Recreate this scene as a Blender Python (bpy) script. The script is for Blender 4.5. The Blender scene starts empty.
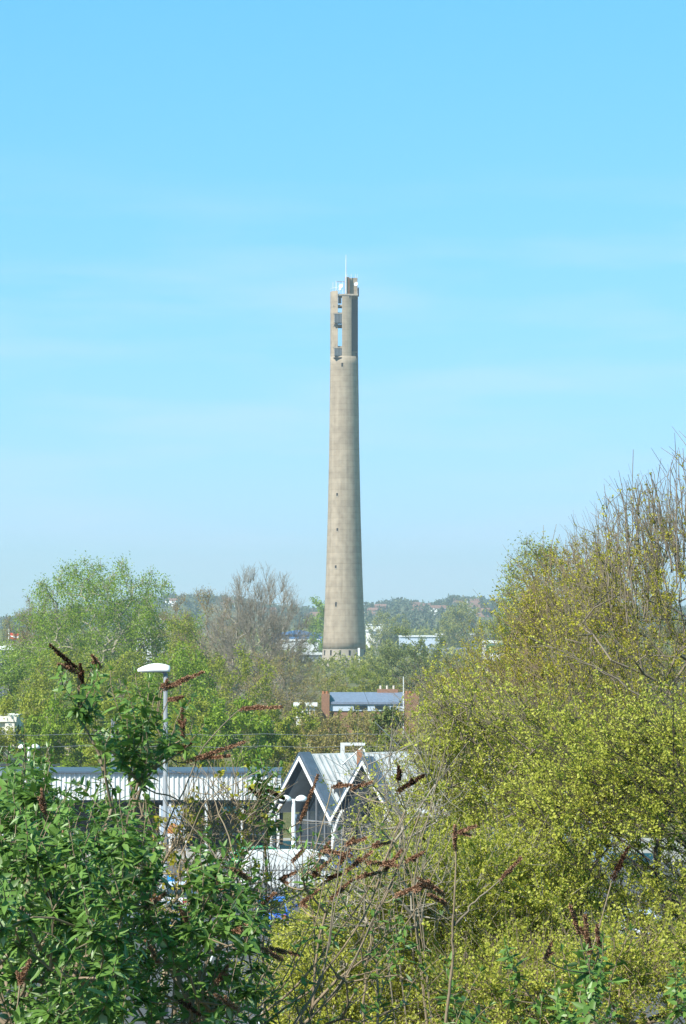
import bpy, math, random
import numpy as np
R = math.radians
C = bpy.context.scene.collection
scene = bpy.context.scene
# ------------------------------------------------------------------ camera
F = 3000.0            # focal length in pixels of the 686x1024 picture
EYE = 14.0
HOR = 625.0           # picture row of the horizon
PIT = math.atan((HOR - 512) / F)
cam_d = bpy.data.cameras.new('camera'); cam = bpy.data.objects.new('camera', cam_d); C.objects.link(cam)
cam_d.sensor_fit = 'VERTICAL'; cam_d.sensor_height = 24.0; cam_d.lens = F / 1024 * 24.0
cam_d.clip_start = 0.5; cam_d.clip_end = 30000
cam.location = (0, 0, EYE); cam.rotation_euler = (R(90) + PIT, 0, 0)
scene.camera = cam
# ------------------------------------------------------------------ light
SUN_AZ, SUN_EL = R(46), R(42)        # sun behind the camera, to the left
sdir = np.array([-math.sin(SUN_AZ) * math.cos(SUN_EL), -math.cos(SUN_AZ) * math.cos(SUN_EL), math.sin(SUN_EL)])
sun_d = bpy.data.lights.new('sun', 'SUN'); sun_d.energy = 4.6; sun_d.angle = R(0.5); sun_d.color = (1.0, 0.95, 0.86)
sun = bpy.data.objects.new('sun', sun_d); C.objects.link(sun)
from mathutils import Vector
sun.rotation_euler = Vector(sdir).to_track_quat('Z', 'Y').to_euler()
world = bpy.data.worlds.new('World'); scene.world = world; world.use_nodes = True
nt = world.node_tree; nt.nodes.clear()
wo = nt.nodes.new('ShaderNodeOutputWorld'); bg = nt.nodes.new('ShaderNodeBackground'); sky = nt.nodes.new('ShaderNodeTexSky')
sky.sky_type = 'NISHITA'; sky.sun_disc = False; sky.sun_elevation = SUN_EL; sky.sun_rotation = R(180) + SUN_AZ
sky.altitude = 60; sky.air_density = 1.0; sky.dust_density = 0.1; sky.ozone_density = 2.0
tint = nt.nodes.new('ShaderNodeMix'); tint.data_type = 'RGBA'; tint.blend_type = 'MULTIPLY'; tint.inputs[0].default_value = 1
tint.inputs[7].default_value = (0.46, 0.96, 1.15, 1)
# thin cirrus high in the sky
tc = nt.nodes.new('ShaderNodeTexCoord'); mp = nt.nodes.new('ShaderNodeMapping'); mp.inputs['Scale'].default_value = (3.0, 1.2, 22.0)
mp.inputs['Rotation'].default_value = (0, R(-3), 0); mp.inputs['Location'].default_value = (0.35, 0.2, 1.7)
nz = nt.nodes.new('ShaderNodeTexNoise'); nz.inputs['Scale'].default_value = 2.2; nz.inputs['Detail'].default_value = 5; nz.inputs['Roughness'].default_value = 0.55
cr = nt.nodes.new('ShaderNodeValToRGB'); cr.color_ramp.elements[0].position = 0.46; cr.color_ramp.elements[0].color = (0, 0, 0, 1)
cr.color_ramp.elements[1].position = 0.80; cr.color_ramp.elements[1].color = (0.50, 0.50, 0.50, 1)
cm = nt.nodes.new('ShaderNodeMix'); cm.data_type = 'RGBA'; cm.inputs[7].default_value = (5.0, 6.0, 8.0, 1)
L = nt.links.new
L(sky.outputs[0], tint.inputs[6]); L(tc.outputs['Generated'], mp.inputs[0]); L(mp.outputs[0], nz.inputs['Vector']); L(nz.outputs[0], cr.inputs[0])
sr = nt.nodes.new('ShaderNodeSeparateColor'); cc = nt.nodes.new('ShaderNodeCombineColor'); pw = nt.nodes.new('ShaderNodeMath'); pw.operation = 'POWER'; pw.inputs[1].default_value = 0.50
ml = nt.nodes.new('ShaderNodeMath'); ml.operation = 'MULTIPLY'; ml.inputs[1].default_value = 2.10
L(tint.outputs[2], sr.inputs[0]); L(sr.outputs[1], pw.inputs[0]); L(pw.outputs[0], ml.inputs[0]); L(sr.outputs[0], cc.inputs[0]); L(ml.outputs[0], cc.inputs[1]); L(sr.outputs[2], cc.inputs[2])
zx = nt.nodes.new('ShaderNodeSeparateXYZ'); mr = nt.nodes.new('ShaderNodeMapRange'); mr.inputs[1].default_value = 0.16; mr.inputs[2].default_value = 0.11
mu = nt.nodes.new('ShaderNodeMath'); mu.operation = 'MULTIPLY'; L(tc.outputs['Generated'], zx.inputs[0]); L(zx.outputs[2], mr.inputs[0]); L(mr.outputs[0], mu.inputs[0]); L(cr.outputs[0], mu.inputs[1])
L(mu.outputs[0], cm.inputs[0]); L(cc.outputs[0], cm.inputs[6]); L(cm.outputs[2], bg.inputs[0]); L(bg.outputs[0], wo.inputs[0])
bg.inputs[1].default_value = 0.079
scene.view_settings.view_transform = 'Standard'; scene.view_settings.look = 'None'
scene.view_settings.exposure = 1.0; scene.view_settings.gamma = 1.0
scene.render.resolution_x = 686; scene.render.resolution_y = 1024
scene.cycles.volume_bounces = 0
scene.cycles.max_bounces = 6; scene.cycles.transparent_max_bounces = 8

# ------------------------------------------------------------------ helpers
def P(px, py, d):
    """world point seen at picture (px, py) at ground distance d"""
    x = px - 343.0; u = 512.0 - py
    dy = F * math.cos(PIT) - u * math.sin(PIT); dz = F * math.sin(PIT) + u * math.cos(PIT)
    return np.array([x * d / dy, d, EYE + dz * d / dy])
def prop(o, label=None, cat=None, group=None, kind=None):
    if label: o['label'] = label
    if cat: o['category'] = cat
    if group: o['group'] = group
    if kind: o['kind'] = kind
    return o
def empty(name, loc, rz=0, label=None, cat=None, group=None):
    o = bpy.data.objects.new(name, None); o.empty_display_size = 0.3; C.objects.link(o)
    o.location = tuple(float(v) for v in loc); o.rotation_euler = (0, 0, rz)
    return prop(o, label, cat, group)
def link(name, me, parent=None, loc=None):
    o = bpy.data.objects.new(name, me); C.objects.link(o)
    if parent is not None: o.parent = parent
    if loc is not None: o.location = tuple(float(v) for v in loc)
    return o
class MB:
    def __init__(s): s.v = []; s.f = []
    def add(s, vs, fs):
        n = len(s.v); s.v += [tuple(float(c) for c in p) for p in vs]; s.f += [tuple(i + n for i in f) for f in fs]; return s
    def box(s, x0, x1, y0, y1, z0, z1):
        return s.add([(x0,y0,z0),(x1,y0,z0),(x1,y1,z0),(x0,y1,z0),(x0,y0,z1),(x1,y0,z1),(x1,y1,z1),(x0,y1,z1)],
                     [(0,3,2,1),(4,5,6,7),(0,1,5,4),(1,2,6,5),(2,3,7,6),(3,0,4,7)])
    def prism(s, poly, z0, z1):
        """poly: xy list, counter-clockwise"""
        n = len(poly)
        return s.add([(x,y,z0) for x,y in poly] + [(x,y,z1) for x,y in poly],
                     [tuple(range(n))[::-1], tuple(range(n, 2*n))] + [(i,(i+1)%n,n+(i+1)%n,n+i) for i in range(n)])
    def extrude(s, poly3, vec):
        """any planar 3D polygon swept along vec"""
        n = len(poly3); vec = np.array(vec, float)
        return s.add([tuple(p) for p in poly3] + [tuple(np.array(p, float) + vec) for p in poly3],
                     [tuple(range(n))[::-1], tuple(range(n, 2*n))] + [(i,(i+1)%n,n+(i+1)%n,n+i) for i in range(n)])
    def tube(s, pts, rads, k=8, caps=True):
        pts = [np.array(p, float) for p in pts]; n0 = len(s.v)
        if not hasattr(rads, '__len__'): rads = [rads] * len(pts)
        for i, p in enumerate(pts):
            d = pts[min(i+1, len(pts)-1)] - pts[max(i-1, 0)]; d /= (np.linalg.norm(d) + 1e-9)
            a = np.cross(d, [0, 0, 1.0]) if abs(d[2]) < 0.95 else np.cross(d, [1.0, 0, 0]); a /= np.linalg.norm(a); b = np.cross(d, a)
            for j in range(k):
                t = 2 * math.pi * j / k; s.v.append(tuple(p + rads[i] * (a * math.cos(t) + b * math.sin(t))))
        for i in range(len(pts) - 1):
            for j in range(k):
                s.f.append((n0+i*k+j, n0+i*k+(j+1)%k, n0+(i+1)*k+(j+1)%k, n0+(i+1)*k+j))
        if caps:
            s.f.append(tuple(range(n0, n0+k))[::-1]); s.f.append(tuple(range(n0+(len(pts)-1)*k, n0+len(pts)*k)))
        return s
    def lathe(s, prof, k=24, cx=0, cy=0):
        n0 = len(s.v)
        for r, z in prof:
            for j in range(k):
                t = 2*math.pi*j/k; s.v.append((cx + r*math.cos(t), cy + r*math.sin(t), z))
        for i in range(len(prof)-1):
            for j in range(k): s.f.append((n0+i*k+j, n0+i*k+(j+1)%k, n0+(i+1)*k+(j+1)%k, n0+(i+1)*k+j))
        s.f.append(tuple(range(n0, n0+k))[::-1]); s.f.append(tuple(range(n0+(len(prof)-1)*k, n0+len(prof)*k)))
        return s
    def build(s, name, mat, parent=None, bevel=0, smooth=False, loc=None):
        me = bpy.data.meshes.new(name); me.from_pydata(s.v, [], s.f); me.update()
        import bmesh
        bm = bmesh.new(); bm.from_mesh(me); bmesh.ops.recalc_face_normals(bm, faces=bm.faces)
        if bevel: bmesh.ops.bevel(bm, geom=list(bm.edges), offset=bevel, segments=2, affect='EDGES', clamp_overlap=True)
        bm.to_mesh(me); bm.free()
        if smooth: me.polygons.foreach_set('use_smooth', [True] * len(me.polygons))
        me.materials.append(mat)
        return link(name, me, parent, loc)
def np_mesh(name, V, Fq, mat, rnd=None, smooth=False):
    """V (n,3), Fq (m,k) faces with k verts each"""
    me = bpy.data.meshes.new(name); m, k = Fq.shape
    me.vertices.add(len(V)); me.vertices.foreach_set('co', np.ascontiguousarray(V, dtype=np.float32).ravel())
    me.loops.add(m * k); me.loops.foreach_set('vertex_index', np.ascontiguousarray(Fq, dtype=np.int32).ravel())
    me.polygons.add(m); me.polygons.foreach_set('loop_start', np.arange(0, m * k, k, dtype=np.int32))
    me.update(calc_edges=True)
    if smooth: me.polygons.foreach_set('use_smooth', np.ones(m, dtype=bool))
    if rnd is not None:
        at = me.attributes.new('tone', 'FLOAT', 'FACE'); at.data.foreach_set('value', np.ascontiguousarray(rnd, dtype=np.float32))
    me.materials.append(mat); return me

# ------------------------------------------------------------------ materials
def new_mat(name):
    m = bpy.data.materials.new(name); m.use_nodes = True; t = m.node_tree; b = t.nodes['Principled BSDF']; return m, t, b
def mat(name, col, rough=0.7, var=0.18, scale=3.0, metal=0.0, spec=0.4, stretch=None, bump=0.0, obj_var=0.0):
    m, t, b = new_mat(name)
    b.inputs['Roughness'].default_value = rough; b.inputs['Metallic'].default_value = metal; b.inputs['Specular IOR Level'].default_value = spec
    tc = t.nodes.new('ShaderNodeTexCoord'); mp = t.nodes.new('ShaderNodeMapping'); n = t.nodes.new('ShaderNodeTexNoise')
    if stretch: mp.inputs['Scale'].default_value = stretch
    n.inputs['Scale'].default_value = scale; n.inputs['Detail'].default_value = 6; n.inputs['Roughness'].default_value = 0.65
    r = t.nodes.new('ShaderNodeValToRGB'); r.color_ramp.elements[0].position = 0.3; r.color_ramp.elements[1].position = 0.7
    c = np.array(col); lo = c * (1 - var); hi = np.minimum(c * (1 + var), 0.95)
    r.color_ramp.elements[0].color = (*lo, 1); r.color_ramp.elements[1].color = (*hi, 1)
    t.links.new(tc.outputs['Object'], mp.inputs[0]); t.links.new(mp.outputs[0], n.inputs['Vector']); t.links.new(n.outputs[0], r.inputs[0])
    t.links.new(r.outputs[0], b.inputs['Base Color'])
    if bump:
        bp = t.nodes.new('ShaderNodeBump'); bp.inputs['Strength'].default_value = bump; bp.inputs['Distance'].default_value = 0.02
        t.links.new(n.outputs[0], bp.inputs['Height']); t.links.new(bp.outputs[0], b.inputs['Normal'])
    return m
def leaf_mat(name, c0, c1, c2=None, trans=0.35, rough=0.55, spec=0.35):
    """leaf colours spread from c0 to c1 (c2) by a random value per leaf"""
    m, t, b = new_mat(name)
    a = t.nodes.new('ShaderNodeAttribute'); a.attribute_name = 'tone'
    r = t.nodes.new('ShaderNodeValToRGB'); r.color_ramp.elements[0].color = (*c0, 1); r.color_ramp.elements[1].color = (*c1, 1)
    if c2: e = r.color_ramp.elements.new(0.88); e.color = (*c1, 1); r.color_ramp.elements[-1].color = (*c2, 1)
    b.inputs['Roughness'].default_value = rough; b.inputs['Specular IOR Level'].default_value = spec
    tr = t.nodes.new('ShaderNodeBsdfTranslucent'); mx = t.nodes.new('ShaderNodeMixShader'); mx.inputs[0].default_value = trans
    out = t.nodes['Material Output']
    t.links.new(a.outputs['Fac'], r.inputs[0]); t.links.new(r.outputs[0], b.inputs['Base Color']); t.links.new(r.outputs[0], tr.inputs[0])
    t.links.new(b.outputs[0], mx.inputs[1]); t.links.new(tr.outputs[0], mx.inputs[2]); t.links.new(mx.outputs[0], out.inputs[0])
    return m
def window_mat(name, col=(0.02, 0.03, 0.04)):
    m, t, b = new_mat(name); b.inputs['Base Color'].default_value = (*col, 1); b.inputs['Roughness'].default_value = 0.08; b.inputs['Specular IOR Level'].default_value = 0.8
    return m
def concrete_tower():
    m, t, b = new_mat('tower_concrete'); N = t.nodes.new; K = t.links.new
    tc = N('ShaderNodeTexCoord'); sp = N('ShaderNodeSeparateXYZ'); K(tc.outputs['Object'], sp.inputs[0])
    # climbing-formwork lifts, each about 1.35 m high with its own tone
    dv = N('ShaderNodeMath'); dv.operation = 'DIVIDE'; dv.inputs[1].default_value = 1.9; K(sp.outputs[2], dv.inputs[0])
    fl = N('ShaderNodeMath'); fl.operation = 'FLOOR'; K(dv.outputs[0], fl.inputs[0])
    fr = N('ShaderNodeMath'); fr.operation = 'FRACT'; K(dv.outputs[0], fr.inputs[0])
    wn = N('ShaderNodeTexWhiteNoise'); wn.noise_dimensions = '1D'; K(fl.outputs[0], wn.inputs['W'])
    line = N('ShaderNodeMath'); line.operation = 'LESS_THAN'; line.inputs[1].default_value = 0.11; K(fr.outputs[0], line.inputs[0])
    n1 = N('ShaderNodeTexNoise'); n1.inputs['Scale'].default_value = 0.5; n1.inputs['Detail'].default_value = 7; K(tc.outputs['Object'], n1.inputs['Vector'])
    mp = N('ShaderNodeMapping'); mp.inputs['Scale'].default_value = (1.1, 1.1, 0.05); K(tc.outputs['Object'], mp.inputs[0])
    n2 = N('ShaderNodeTexNoise'); n2.inputs['Scale'].default_value = 1.0; n2.inputs['Detail'].default_value = 5; K(mp.outputs[0], n2.inputs['Vector'])
    a = N('ShaderNodeMath'); a.operation = 'MULTIPLY_ADD'; a.inputs[1].default_value = 0.08; a.inputs[2].default_value = 0.45; K(wn.outputs[0], a.inputs[0])
    a2 = N('ShaderNodeMath'); a2.operation = 'MULTIPLY_ADD'; a2.inputs[1].default_value = 0.5; K(n1.outputs[0], a2.inputs[0]); K(a.outputs[0], a2.inputs[2])
    a3 = N('ShaderNodeMath'); a3.operation = 'MULTIPLY_ADD'; a3.inputs[1].default_value = 0.42; K(n2.outputs[0], a3.inputs[0]); K(a2.outputs[0], a3.inputs[2])
    a4 = N('ShaderNodeMath'); a4.operation = 'MULTIPLY_ADD'; a4.inputs[1].default_value = -0.09; K(line.outputs[0], a4.inputs[0]); K(a3.outputs[0], a4.inputs[2])
    r = N('ShaderNodeValToRGB'); r.color_ramp.elements[0].position = 0.62; r.color_ramp.elements[1].position = 1.22 if False else 1.0
    r.color_ramp.elements[0].color = (0.175, 0.138, 0.098, 1); r.color_ramp.elements[1].color = (0.345, 0.285, 0.212, 1)
    sb = N('ShaderNodeMath'); sb.operation = 'SUBTRACT'; sb.inputs[1].default_value = 0.08; K(a4.outputs[0], sb.inputs[0])
    K(sb.outputs[0], r.inputs[0]); K(r.outputs[0], b.inputs['Base Color']); b.inputs['Roughness'].default_value = 0.9; b.inputs['Specular IOR Level'].default_value = 0.2
    return m
M = {}
M['concrete'] = concrete_tower()
M['pale_conc'] = mat('pale_concrete', (0.30, 0.26, 0.205), 0.9, 0.15, 1.0)
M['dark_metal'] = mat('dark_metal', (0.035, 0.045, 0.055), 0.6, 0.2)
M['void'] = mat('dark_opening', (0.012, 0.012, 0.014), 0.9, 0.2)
M['grey_metal'] = mat('grey_metal', (0.19, 0.21, 0.23), 0.45, 0.12, spec=0.5)
M['fence_metal'] = mat('dull_fence_metal', (0.15, 0.155, 0.16), 0.6, 0.15)
M['white_paint'] = mat('white_paint', (0.72, 0.73, 0.72), 0.5, 0.08, 2.0)
M['off_white'] = mat('weathered_white', (0.58, 0.60, 0.60), 0.6, 0.14, 1.5, stretch=(1, 1, 0.2))
M['roof_white'] = mat('pale_metal_roof', (0.40, 0.42, 0.43), 0.5, 0.2, 1.6, stretch=(1, 1, 0.3))
M['slate_blue'] = mat('slate_blue_flashing', (0.06, 0.09, 0.13), 0.55, 0.15, 2)
M['blue_roof'] = mat('blue_slate_roof', (0.15, 0.19, 0.27), 0.6, 0.18, 3)
M['pale_blue'] = mat('pale_blue_wall', (0.42, 0.50, 0.60), 0.7, 0.12, 1)
M['blue_metal'] = mat('bright_blue_cladding', (0.05, 0.17, 0.40), 0.5, 0.15, 1)
M['brick'] = mat('orange_brick', (0.23, 0.125, 0.08), 0.85, 0.3, 6)
M['red_tile'] = mat('red_roof_tile', (0.19, 0.10, 0.075), 0.8, 0.2, 1)
M['render'] = mat('cream_render', (0.50, 0.46, 0.40), 0.8, 0.15, 1)
M['stone_white'] = mat('white_stucco', (0.66, 0.64, 0.57), 0.8, 0.12, 2)
M['teal'] = mat('teal_panel', (0.02, 0.20, 0.23), 0.5, 0.15)
M['green_paint'] = mat('bright_green_paint', (0.02, 0.38, 0.12), 0.35, 0.1)
M['sign_green'] = mat('sign_green', (0.04, 0.22, 0.08), 0.5, 0.1)
M['yellow'] = mat('yellow_sign_paint', (0.70, 0.62, 0.10), 0.5, 0.1)
M['blue_sign'] = mat('blue_sign_paint', (0.03, 0.27, 0.60), 0.4, 0.1)
M['orange'] = mat('orange_print', (0.55, 0.22, 0.06), 0.6, 0.15)
M['red'] = mat('red_cloth', (0.55, 0.06, 0.04), 0.8, 0.1)
M['rust'] = mat('rusty_orange_metal', (0.30, 0.13, 0.06), 0.8, 0.25, 6)
M['glass'] = window_mat('window_glass')
M['tyre'] = mat('tyre_rubber', (0.015, 0.015, 0.016), 0.9, 0.1)
M['rim'] = mat('alloy_rim', (0.45, 0.46, 0.48), 0.3, 0.1, metal=0.8)
M['lamp_clear'] = mat('headlight_plastic', (0.6, 0.62, 0.65), 0.15, 0.05, spec=0.8)
M['lamp_red'] = mat('tail_light_plastic', (0.35, 0.02, 0.02), 0.2, 0.05, spec=0.8)
M['asphalt'] = mat('asphalt', (0.075, 0.075, 0.080), 0.92, 0.25, 0.6)
M['paint_line'] = mat('road_paint', (0.62, 0.62, 0.60), 0.8, 0.15, 2)
M['kerb'] = mat('kerb_stone', (0.30, 0.29, 0.27), 0.9, 0.15, 2)
M['bark'] = mat('grey_brown_bark', (0.18, 0.15, 0.11), 0.9, 0.3, 9)
M['bark_dark'] = mat('dark_bark', (0.060, 0.048, 0.036), 0.9, 0.3, 9)
M['bark_pale'] = mat('pale_bark', (0.32, 0.29, 0.22), 0.9, 0.25, 5)
M['twig'] = mat('brown_twigs', (0.21, 0.16, 0.105), 0.9, 0.25, 5)
M['twig_grey'] = mat('grey_twigs', (0.26, 0.23, 0.185), 0.9, 0.25, 5)
M['straw'] = mat('straw_stem', (0.24, 0.185, 0.12), 0.85, 0.25, 8)
M['seed'] = leaf_mat('dry_seed_head', (0.20, 0.11, 0.065), (0.42, 0.25, 0.16), trans=0.1, rough=0.9, spec=0.1)
M['seed_dark'] = leaf_mat('dark_seed_head', (0.045, 0.022, 0.014), (0.14, 0.07, 0.04), trans=0.1, rough=0.9, spec=0.1)
M['bud'] = leaf_mat('buddleia_leaf', (0.055, 0.125, 0.022), (0.17, 0.30, 0.06), (0.34, 0.43, 0.22), trans=0.32, rough=0.42, spec=0.45)
M['haw'] = leaf_mat('young_yellow_green_leaf', (0.27, 0.285, 0.035), (0.48, 0.50, 0.075), (0.58, 0.58, 0.13), trans=0.4)
M['haw_olive'] = leaf_mat('olive_bud_leaf', (0.28, 0.26, 0.025), (0.48, 0.45, 0.04), (0.56, 0.53, 0.07), trans=0.4)
M['willow'] = leaf_mat('willow_leaf', (0.13, 0.225, 0.012), (0.29, 0.405, 0.03), trans=0.4)
M['willow_y'] = leaf_mat('yellow_willow_leaf', (0.18, 0.215, 0.015), (0.36, 0.40, 0.04), trans=0.4)
M['bright'] = leaf_mat('fresh_green_leaf', (0.12, 0.20, 0.02), (0.27, 0.38, 0.045), trans=0.4)
M['olive'] = leaf_mat('olive_leaf', (0.17, 0.18, 0.03), (0.32, 0.33, 0.055), trans=0.35)
M['ochre'] = leaf_mat('brown_bud', (0.21, 0.18, 0.05), (0.36, 0.30, 0.085), trans=0.3)
M['dgreen'] = leaf_mat('dark_green_leaf', (0.09, 0.12, 0.03), (0.20, 0.24, 0.05), trans=0.3)
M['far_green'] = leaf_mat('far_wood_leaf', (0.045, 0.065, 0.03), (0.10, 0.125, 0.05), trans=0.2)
M['grass'] = leaf_mat('grass_blade', (0.08, 0.12, 0.03), (0.20, 0.22, 0.07), trans=0.3)
def ground_mat():
    m, t, b = new_mat('grass_and_soil'); N = t.nodes.new; K = t.links.new
    tc = N('ShaderNodeTexCoord'); n = N('ShaderNodeTexNoise'); n.inputs['Scale'].default_value = 0.02; n.inputs['Detail'].default_value = 9; K(tc.outputs['Object'], n.inputs['Vector'])
    n2 = N('ShaderNodeTexNoise'); n2.inputs['Scale'].default_value = 1.3; n2.inputs['Detail'].default_value = 8; K(tc.outputs['Object'], n2.inputs['Vector'])
    ad = N('ShaderNodeMath'); ad.operation = 'MULTIPLY_ADD'; ad.inputs[1].default_value = 0.4; K(n2.outputs[0], ad.inputs[0]); K(n.outputs[0], ad.inputs[2])
    r = N('ShaderNodeValToRGB'); r.color_ramp.elements[0].position = 0.5; r.color_ramp.elements[0].color = (0.075, 0.085, 0.03, 1)
    r.color_ramp.elements[1].position = 0.9; r.color_ramp.elements[1].color = (0.16, 0.15, 0.075, 1)
    K(ad.outputs[0], r.inputs[0]); K(r.outputs[0], b.inputs['Base Color']); b.inputs['Roughness'].default_value = 1.0; b.inputs['Specular IOR Level'].default_value = 0.1
    return m
M['ground'] = ground_mat()

# ------------------------------------------------------------------ ground
def sstep(a, b, x):
    t = np.clip((x - a) / (b - a), 0, 1); return t * t * (3 - 2 * t)
RID_X = np.array([-900, -400, -366, -330, -240, -179, -110, -70, -25, 10, 29, 61, 93, 114, 146, 200, 400, 900.])
RID_Z = np.array([14, 16, 20, 26, 48, 60, 56, 42, 38, 42, 44, 53, 46, 56, 55, 46, 38, 24.])
def gz(x, y):
    x = np.asarray(x, float); y = np.asarray(y, float)
    bank = 11.6 * (1 - sstep(8, 66, y))
    ridge = np.interp(x / np.maximum(y, 1) * 3200, RID_X, RID_Z)
    hill = ridge * sstep(1500, 3150, y) * (1 - 0.3 * sstep(3400, 5600, y))
    return bank + hill * .62
ys = np.concatenate([np.arange(-60, 0, 10), np.arange(0, 80, 2), np.arange(80, 400, 40), np.arange(400, 1500, 100), np.arange(1500, 3400, 50), np.arange(3400, 6001, 200)])
xs = np.concatenate([np.arange(-3000, -900, 150), np.arange(-900, -60, 20), np.arange(-60, 61, 6), np.arange(80, 900, 20), np.arange(900, 3001, 150)])
X, Y = np.meshgrid(xs, ys); Z = gz(X, Y)
near = np.where(Y < 66, np.sin(X * 0.9 + Y * 0.3) * 0.12 + np.sin(X * 2.3 - Y * 1.1) * 0.05, 0); Z = Z + near * (1 - sstep(40, 66, Y))
nx, ny = len(xs), len(ys); I = np.arange(nx * ny).reshape(ny, nx)
Fq = np.stack([I[:-1, :-1], I[:-1, 1:], I[1:, 1:], I[1:, :-1]], -1).reshape(-1, 4)
gme = np_mesh('ground', np.stack([X, Y, Z], -1).reshape(-1, 3), Fq, M['ground'], smooth=True)
prop(link('ground', gme), kind='structure')
b = MB(); b.add([(-60, 90, .004), (90, 90, .004), (90, 178, .004), (-60, 178, .004)], [(0, 1, 2, 3)]); prop(b.build('car_park', M['asphalt']), kind='structure')
b = MB()
for row in (106, 124, 142):
    for i in range(34):
        x = -42 + i * 2.6; b.add([(x, row, .008), (x+.1, row, .008), (x+.1, row+4.8, .008), (x, row+4.8, .008)], [(0, 1, 2, 3)])
prop(b.build('parking_bay_markings', M['paint_line']), kind='structure')
b = MB(); b.box(-60, 90, 89.7, 89.9, -.1, .12); prop(b.build('kerb', M['kerb']), kind='structure')
b = MB(); b.box(-75, 60, 178.01, 196, -.3, .14); prop(b.build('station_pavement', M['kerb']), kind='structure')

# ------------------------------------------------------------------ plants
def skeleton(root, targets, rng, seg=0.5, beta=0.3, trunk=None, wob=0.12):
    """grow a branching skeleton from root that reaches every target"""
    nodes = [np.array(root, float)]; par = [-1]; plen = [0.0]
    if trunk is not None:
        n = max(2, int(np.linalg.norm(np.array(trunk) - root) / seg)); st = nodes[0]; v = np.array(trunk) - st
        for i in range(1, n + 1):
            nodes.append(st + v * i / n + rng.normal(0, seg * wob * 0.6, 3)); par.append(len(nodes) - 2); plen.append(plen[-1] + seg)
    start = len(nodes) - 1 if trunk is not None else 0
    A = np.zeros((len(targets) * 60 + len(nodes) + 10, 3)); PL = np.full(len(A), 1e9); cnt = len(nodes)
    A[:cnt] = nodes; PL[:cnt] = plen
    parr = np.full(len(A), -1, int); parr[:cnt] = par
    T = targets[np.argsort(np.linalg.norm(targets - nodes[start], axis=1))]
    lo = max(0, start - 3)
    tips = []
    for t in T:
        D = np.linalg.norm(A[lo:cnt] - t, axis=1) + beta * PL[lo:cnt]
        j = lo + int(np.argmin(D)); a = A[j]; v = t - a; ln = np.linalg.norm(v); n = max(1, min(50, int(ln / seg)))
        sag = rng.normal(0, 1, 3) * ln * 0.06; prev = j
        for i in range(1, n + 1):
            s = i / n; p = a + v * s + sag * math.sin(math.pi * s) * 1.6 + (rng.normal(0, seg * wob, 3) if i < n else 0)
            A[cnt] = p; parr[cnt] = prev; PL[cnt] = PL[prev] + ln / n; prev = cnt; cnt += 1
        tips.append(prev)
    A = A[:cnt]; parr = parr[:cnt]
    w = np.zeros(cnt); w[tips] = 1
    for i in range(cnt - 1, 0, -1): w[parr[i]] += w[i]
    return A, parr, np.maximum(w, 1), np.array(tips)
def frustums(a, b, ra, rb, k=5):
    d = b - a; ln = np.linalg.norm(d, axis=1, keepdims=True) + 1e-9; d = d / ln
    ref = np.where(np.abs(d[:, 2:3]) > 0.9, np.array([[1., 0, 0]]), np.array([[0, 0, 1.]])); u = np.cross(d, ref); u /= np.linalg.norm(u, axis=1, keepdims=True) + 1e-9; v = np.cross(d, u)
    th = np.arange(k) * 2 * math.pi / k; cs, sn = np.cos(th), np.sin(th)
    ring = u[:, None, :] * cs[None, :, None] + v[:, None, :] * sn[None, :, None]
    A_ = a[:, None, :] + ring * np.reshape(ra, (-1, 1, 1)); B_ = b[:, None, :] + ring * np.reshape(rb, (-1, 1, 1))
    V = np.concatenate([A_, B_], 1).reshape(-1, 3); n = len(a); base = (np.arange(n) * 2 * k)[:, None]; j = np.arange(k)[None, :]; jn = (j + 1) % k
    Fc = np.stack([base + j, base + jn, base + k + jn, base + k + j], -1).reshape(-1, 4)
    return V, Fc
def unit(v): return v / (np.linalg.norm(v, axis=-1, keepdims=True) + 1e-9)
def leaves(pos, d, length, width, rng, fold=0.0, nrm=None):
    """diamond leaves; fold>0 gives a keeled leaf of four triangles"""
    n = len(pos); d = unit(d)
    if nrm is None: nrm = rng.normal(0, 1, (n, 3)) + np.array([0, 0, 0.6])
    s = unit(np.cross(d, nrm)); up = np.cross(s, d)
    length = np.reshape(length * np.ones(n), (-1, 1)); width = np.reshape(width * np.ones(n), (-1, 1))
    if fold <= 0:
        V = np.stack([pos, pos + d * length * .5 + s * width * .5, pos + d * length, pos + d * length * .5 - s * width * .5], 1).reshape(-1, 3)
        return V, np.arange(4 * n).reshape(-1, 4)
    w2 = width * .5; cv = length * .16
    b0 = pos; m1 = pos + d * length * .28 - up * width * fold * .8; m2 = pos + d * length * .66 - up * (width * fold * .6 + cv * .35); tip = pos + d * length - up * cv
    l1 = pos + d * length * .25 + s * w2 * .9; l2 = pos + d * length * .62 + s * w2 * .78 - up * cv * .3; r1 = pos + d * length * .25 - s * w2 * .9; r2 = pos + d * length * .62 - s * w2 * .78 - up * cv * .3
    V = np.stack([b0, l1, l2, tip, r2, r1, m1, m2], 1).reshape(-1, 3); q = (np.arange(n) * 8)[:, None]
    tri = [(0, 1, 6), (1, 2, 6), (2, 7, 6), (2, 3, 7), (3, 4, 7), (4, 6, 7), (4, 5, 6), (5, 0, 6)]
    return V, np.concatenate([q + np.array([t_]) for t_ in tri], 1).reshape(-1, 3)
def merge(parts):
    Vs, Fs, o = [], [], 0
    for V, Fc in parts: Vs.append(V); Fs.append(Fc + o); o += len(V)
    return np.concatenate(Vs), np.concatenate(Fs)

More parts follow.
